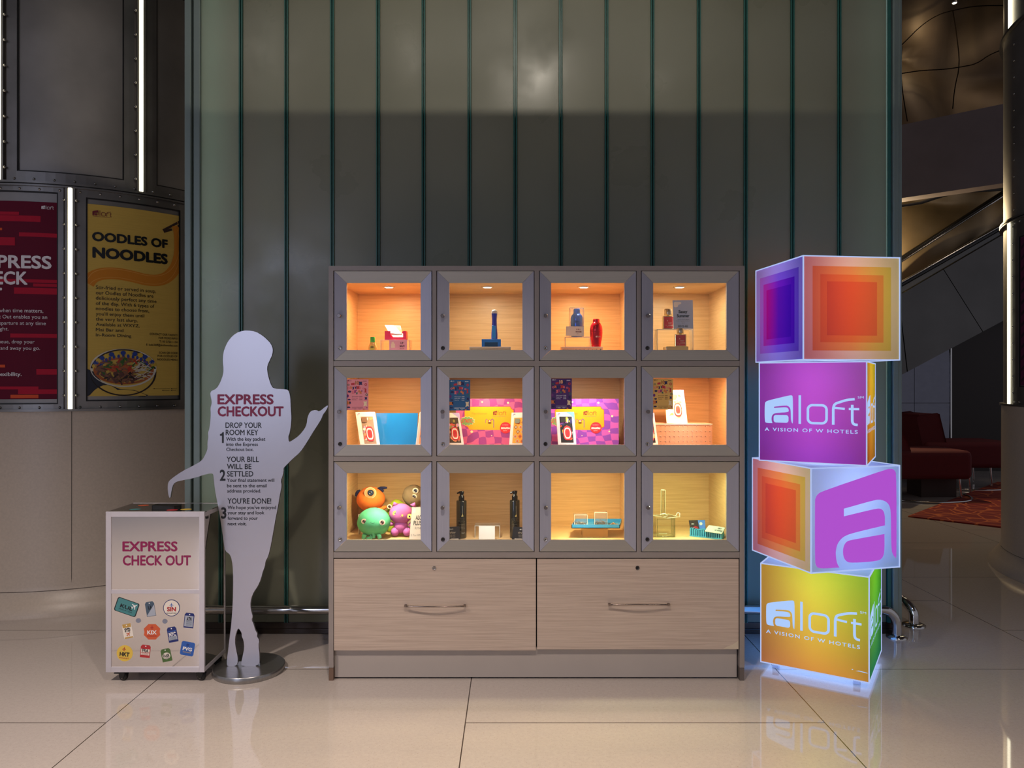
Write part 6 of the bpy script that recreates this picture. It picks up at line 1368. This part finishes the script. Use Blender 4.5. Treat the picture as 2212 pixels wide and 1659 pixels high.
BRONZE = mat('bronze_sheet', (.30, .22, .13), .34, .9, var=.2, vscale=2)
def wavy(name, x0, x1, z0, z1, Y, amp, m, label, lam=1.3):
    nx, nz = 40, 24; V = []; fs = []
    for j in range(nz+1):
        for i in range(nx+1):
            x = x0+(x1-x0)*i/nx; z = z0+(z1-z0)*j/nz
            V.append(Vector((x, Y-amp*abs(math.sin(math.pi*x/lam+.4*math.sin(z*1.3)))*abs(math.sin(math.pi*z/lam*.8+.5*math.sin(x*1.1)))**.6, z)))
    for j in range(nz):
        for i in range(nx): a = j*(nx+1)+i; fs.append((a, a+1, a+nx+2, a+nx+1))
    o = MB().add(V, fs, 0, True).build(name, m); return tag(o, label, 'wall', kind='structure')
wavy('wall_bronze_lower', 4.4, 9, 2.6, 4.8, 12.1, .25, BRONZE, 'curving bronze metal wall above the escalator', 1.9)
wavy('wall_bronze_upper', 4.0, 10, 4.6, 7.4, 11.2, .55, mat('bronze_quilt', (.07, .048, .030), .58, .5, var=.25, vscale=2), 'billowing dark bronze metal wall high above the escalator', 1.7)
mb = MB()
for P in (((1925, 163), (1946, 159), (1990, 152), (2040, 150), (2080, 144), (2110, 138), (2140, 116), (2190, 99)), ((1935, 110), (1960, 85), (1990, 55), (2025, 32), (2060, 22), (2110, 12), (2190, 12)), ((2058, 22), (2066, 70), (2074, 140), (2062, 190), (2058, 235)), ((1948, 100), (1946, 165), (1952, 215), (1960, 262))):
    mb.tube([at(x, y, 10.62) for x, y in smooth(P, 2)], .007, 6)
tag(mb.build('trim_2', flat('seam_black', 10, 7, 5, 1.0, spec=0)), 'dark curving seams of the bronze metal wall', 'seam', kind='structure')
# plaster bulkhead
A_, B_ = Vector((3.6, 11.59, 0)), Vector((7.9, 7.86, 0)); 
fan('bulkhead_balcony', [Vector((A_.x, A_.y, 4.0)), Vector((B_.x, B_.y, 4.0)), Vector((B_.x, B_.y, 5.0)), Vector((A_.x, A_.y, 5.0))], mat('bulkhead_plaster', rgb(136, 122, 122), .55, var=.12, vscale=2), 'grey plaster bulkhead crossing above the escalator', 'bulkhead', d=.25)
# lamps up there
for px, py, Y, pw in ((1947, 433, 10.35, 210), (2062, 6, 10.2, 12)):
    p = at(px, py, Y); lt = thing('spot_lamp', p, 'small bright lamp under the grey bulkhead' if py > 100 else 'small lamp at the top of the bronze wall', 'lamp')
    MB().lathe([(.035, .012), (.035, 0), (.028, -.004)], p, 20).build('lamp_housing', STEEL, lt); MB().lathe([(.027, -.005), (.002, -.008)], p, 20).build('lamp_lens', ematte('lamp_warm', (1, .9, .68), 16), lt)
    if py < 100: MB().tube([p+Vector((0, 0, .01)), Vector((p.x, p.y, 7.4))], .006, 8).build('hanging_cable', BLACK, lt)
    light('POINT', 'spot_lamp_light', p+Vector((0, .8 if py > 100 else .25, -.25)), pw, (1, .78, .45), size=.04)
tag(MB().tube([at(x, y, 10.6) for x, y in ((1900, 449), (1933, 446), (1960, 443), (1990, 438), (2020, 428), (2050, 419), (2090, 413), (2140, 411), (2200, 406))], .022, 10).build('trim_1', flat('pipe_black', 18, 14, 12)), 'dark curved pipe running under the grey bulkhead', 'pipe', kind='structure')
# escalator
YE = 10.7
esc = thing('escalator', at(2050, 770, YE), 'steel clad escalator rising to the right behind the lounge', 'escalator')
TR = mat('escalator_steel', (.11, .105, .10), .28, 1, var=.12, vscale=1.5, bump=.25, bscale=1.6)
def es(P, m, name, Y, d):
    return MB().prism([(at(x, y, Y).x, at(x, y, Y).z) for x, y in P], lambda u, v, h: Vector((u, Y+h, v)), 0, d).build(name, m, esc)
lo = lambda x: 819-(x-1930)*.532; hi = lambda x: 645.5-(x-1930)*.585; hr = lambda x: 613-(x-1948)*.569; hr2 = lambda x: 559.5-(x-1948)*.647
es([(1860, lo(1860)), (1959, lo(1959)), (1940, hi(1940)), (1860, hi(1860))], TR, 'truss_panel', YE, .05)
es([(1977, lo(1977)), (2122.3, lo(2122.3)), (2037.7, hi(2037.7)), (1942, hi(1942)), (1961, lo(1961))], TR, 'truss_panel', YE, .05)
es([(2123.6, lo(2123.6)), (2290, lo(2290)), (2290, hi(2290)), (2039, hi(2039))], TR, 'truss_panel', YE, .05)
es([(1860, lo(1860)), (2290, lo(2290)), (2290, hi(2290)), (1860, hi(1860))], DARKGAP, 'truss_core', YE+.052, 1.1)
es([(1860, hi(1860)), (2290, hi(2290)), (2290, hr(2290)), (1860, hr(1860))], glassy('balustrade_glass', (.25, .25, .23), .10, .6, .02), 'balustrade_glass', YE+.06, .012)
tube_ = lambda f_, x0, x1, Y, r: [at(x, f_(x), Y) for x in (x0, (x0+x1)/2, x1)]
HB = flat('handrail_black', 10, 9, 9, .2)
MB().tube(tube_(hr, 1860, 2290, YE+.06, 0), .040, 12).build('handrail', HB, esc)
MB().tube(tube_(lambda x: hr(x)-3.2, 1860, 2290, YE+.03, 0), .008, 8).build('handrail_trim', CHROME, esc)
MB().tube(tube_(hr2, 1860, 2290, YE+1.0, 0), .046, 12).build('handrail', HB, esc)
MB().tube(tube_(lambda x: hr2(x)+5, 1860, 2290, YE+.95, 0), .016, 8).build('handrail_trim', CHROME, esc)
# rug and lounge seats
def m_rug():
    m = bpy.data.materials.new('patterned_rug'); m.use_nodes = True; nt = m.node_tree; N = nt.nodes; L = nt.links; b = N['Principled BSDF']; b.inputs['Roughness'].default_value = .95
    g = N.new('ShaderNodeNewGeometry'); v = N.new('ShaderNodeTexVoronoi'); v.feature = 'DISTANCE_TO_EDGE'; v.inputs['Scale'].default_value = 5.5; L.new(g.outputs['Position'], v.inputs[0])
    r = N.new('ShaderNodeValToRGB'); L.new(v.outputs[0], r.inputs[0]); r.color_ramp.elements[0].position = .035; r.color_ramp.elements[0].color = (*rgb(190, 92, 42), 1); r.color_ramp.elements[1].position = .06; r.color_ramp.elements[1].color = (*rgb(126, 26, 16), 1)
    L.new(r.outputs[0], b.inputs['Base Color']); return m
q = [Vector((4.38, 8.19)), Vector((5.90, 6.70)), Vector((8.8, 9.5)), Vector((7.2, 10.98))]
o = MB().prism([(p.x, p.y) for p in q], lambda u, v, h: Vector((u, v, h)), .0005, .014).build('rug', m_rug()); base_origin(o); tag(o, 'dark red rug with an orange looping pattern in the lounge', 'rug')
REDF = mat('red_upholstery', rgb(92, 7, 16), .8, var=.1, vscale=30); 
def lounge(xl, xr, ytop, ybot, back, Yc, dpt, label, legs, rail_):
    a = at(xl, ybot, Yc); b = at(xr, ytop, Yc)
    root = thing('lounge_chair', ((a.x+b.x)/2, Yc+dpt/2, 0), label, 'chair', 'red lounge chairs')
    MB().box(a.x, Yc, a.z, b.x, Yc+dpt, b.z).build('seat', REDF, root, bev=.07, seg=5)
    P = [at(x, y, Yc+.05) for x, y in back]
    MB().prism([(p.x, p.z) for p in P], lambda u, v, h: Vector((u, Yc+.05+h, v)), 0, dpt-.1).build('backrest', REDF, root, bev=.04, seg=4)
    for (x, dx, Y_) in legs:
        p = at(x, 0, Y_).x; MB().tube([(p, Y_, a.z+.06), (p+dx*.6, Y_, a.z*.5), (p+dx, Y_, .02)], .014, 10).build('leg', CHROME, root)
    if rail_:
        cx_, cy_, r_ = rail_; MB().tube([(cx_+r_*math.cos(t), cy_+r_*math.sin(t), .014) for t in [math.radians(d) for d in range(180, 361, 12)]], .013, 8).build('base_rail', CHROME, root)
lounge(1900, 2104, 974, 1037, [(1905, 980), (1966, 980), (1943, 916), (1938, 909), (1900, 909)], 9.35, .75, 'red lounge chair nearer the light boxes, half hidden by them', ((2071, .03, 9.42), (2092, .02, 9.9), (2071, .03, 9.95)), (5.3, 9.7, .62))
lounge(1998, 2200, 955, 1012, [(1998, 975), (2048, 975), (2029, 896), (2024, 894), (1984, 897), (1982, 902)], 10.3, .8, 'red lounge chair farther back beside the rug', ((2139, .02, 10.4), (2164, .02, 10.6), (2100, .02, 10.95)), (6.5, 10.7, .6))
_ch = [o for o in bpy.data.objects if o.name.startswith('lounge_chair') and not o.parent][0]
MB().box(at(1990, 0, 9.6).x, 9.6, 0, at(2066, 0, 9.6).x, 9.95, .31).build('pedestal', flat('pedestal_brown', 58, 36, 28), _ch)
light('AREA', 'lounge_fill', (6.6, 9.4, 6.9), 16, (1, .80, .62), (6.4, 9.4, 0), .8)  # added overhead fill that brightens the lounge floor and seats
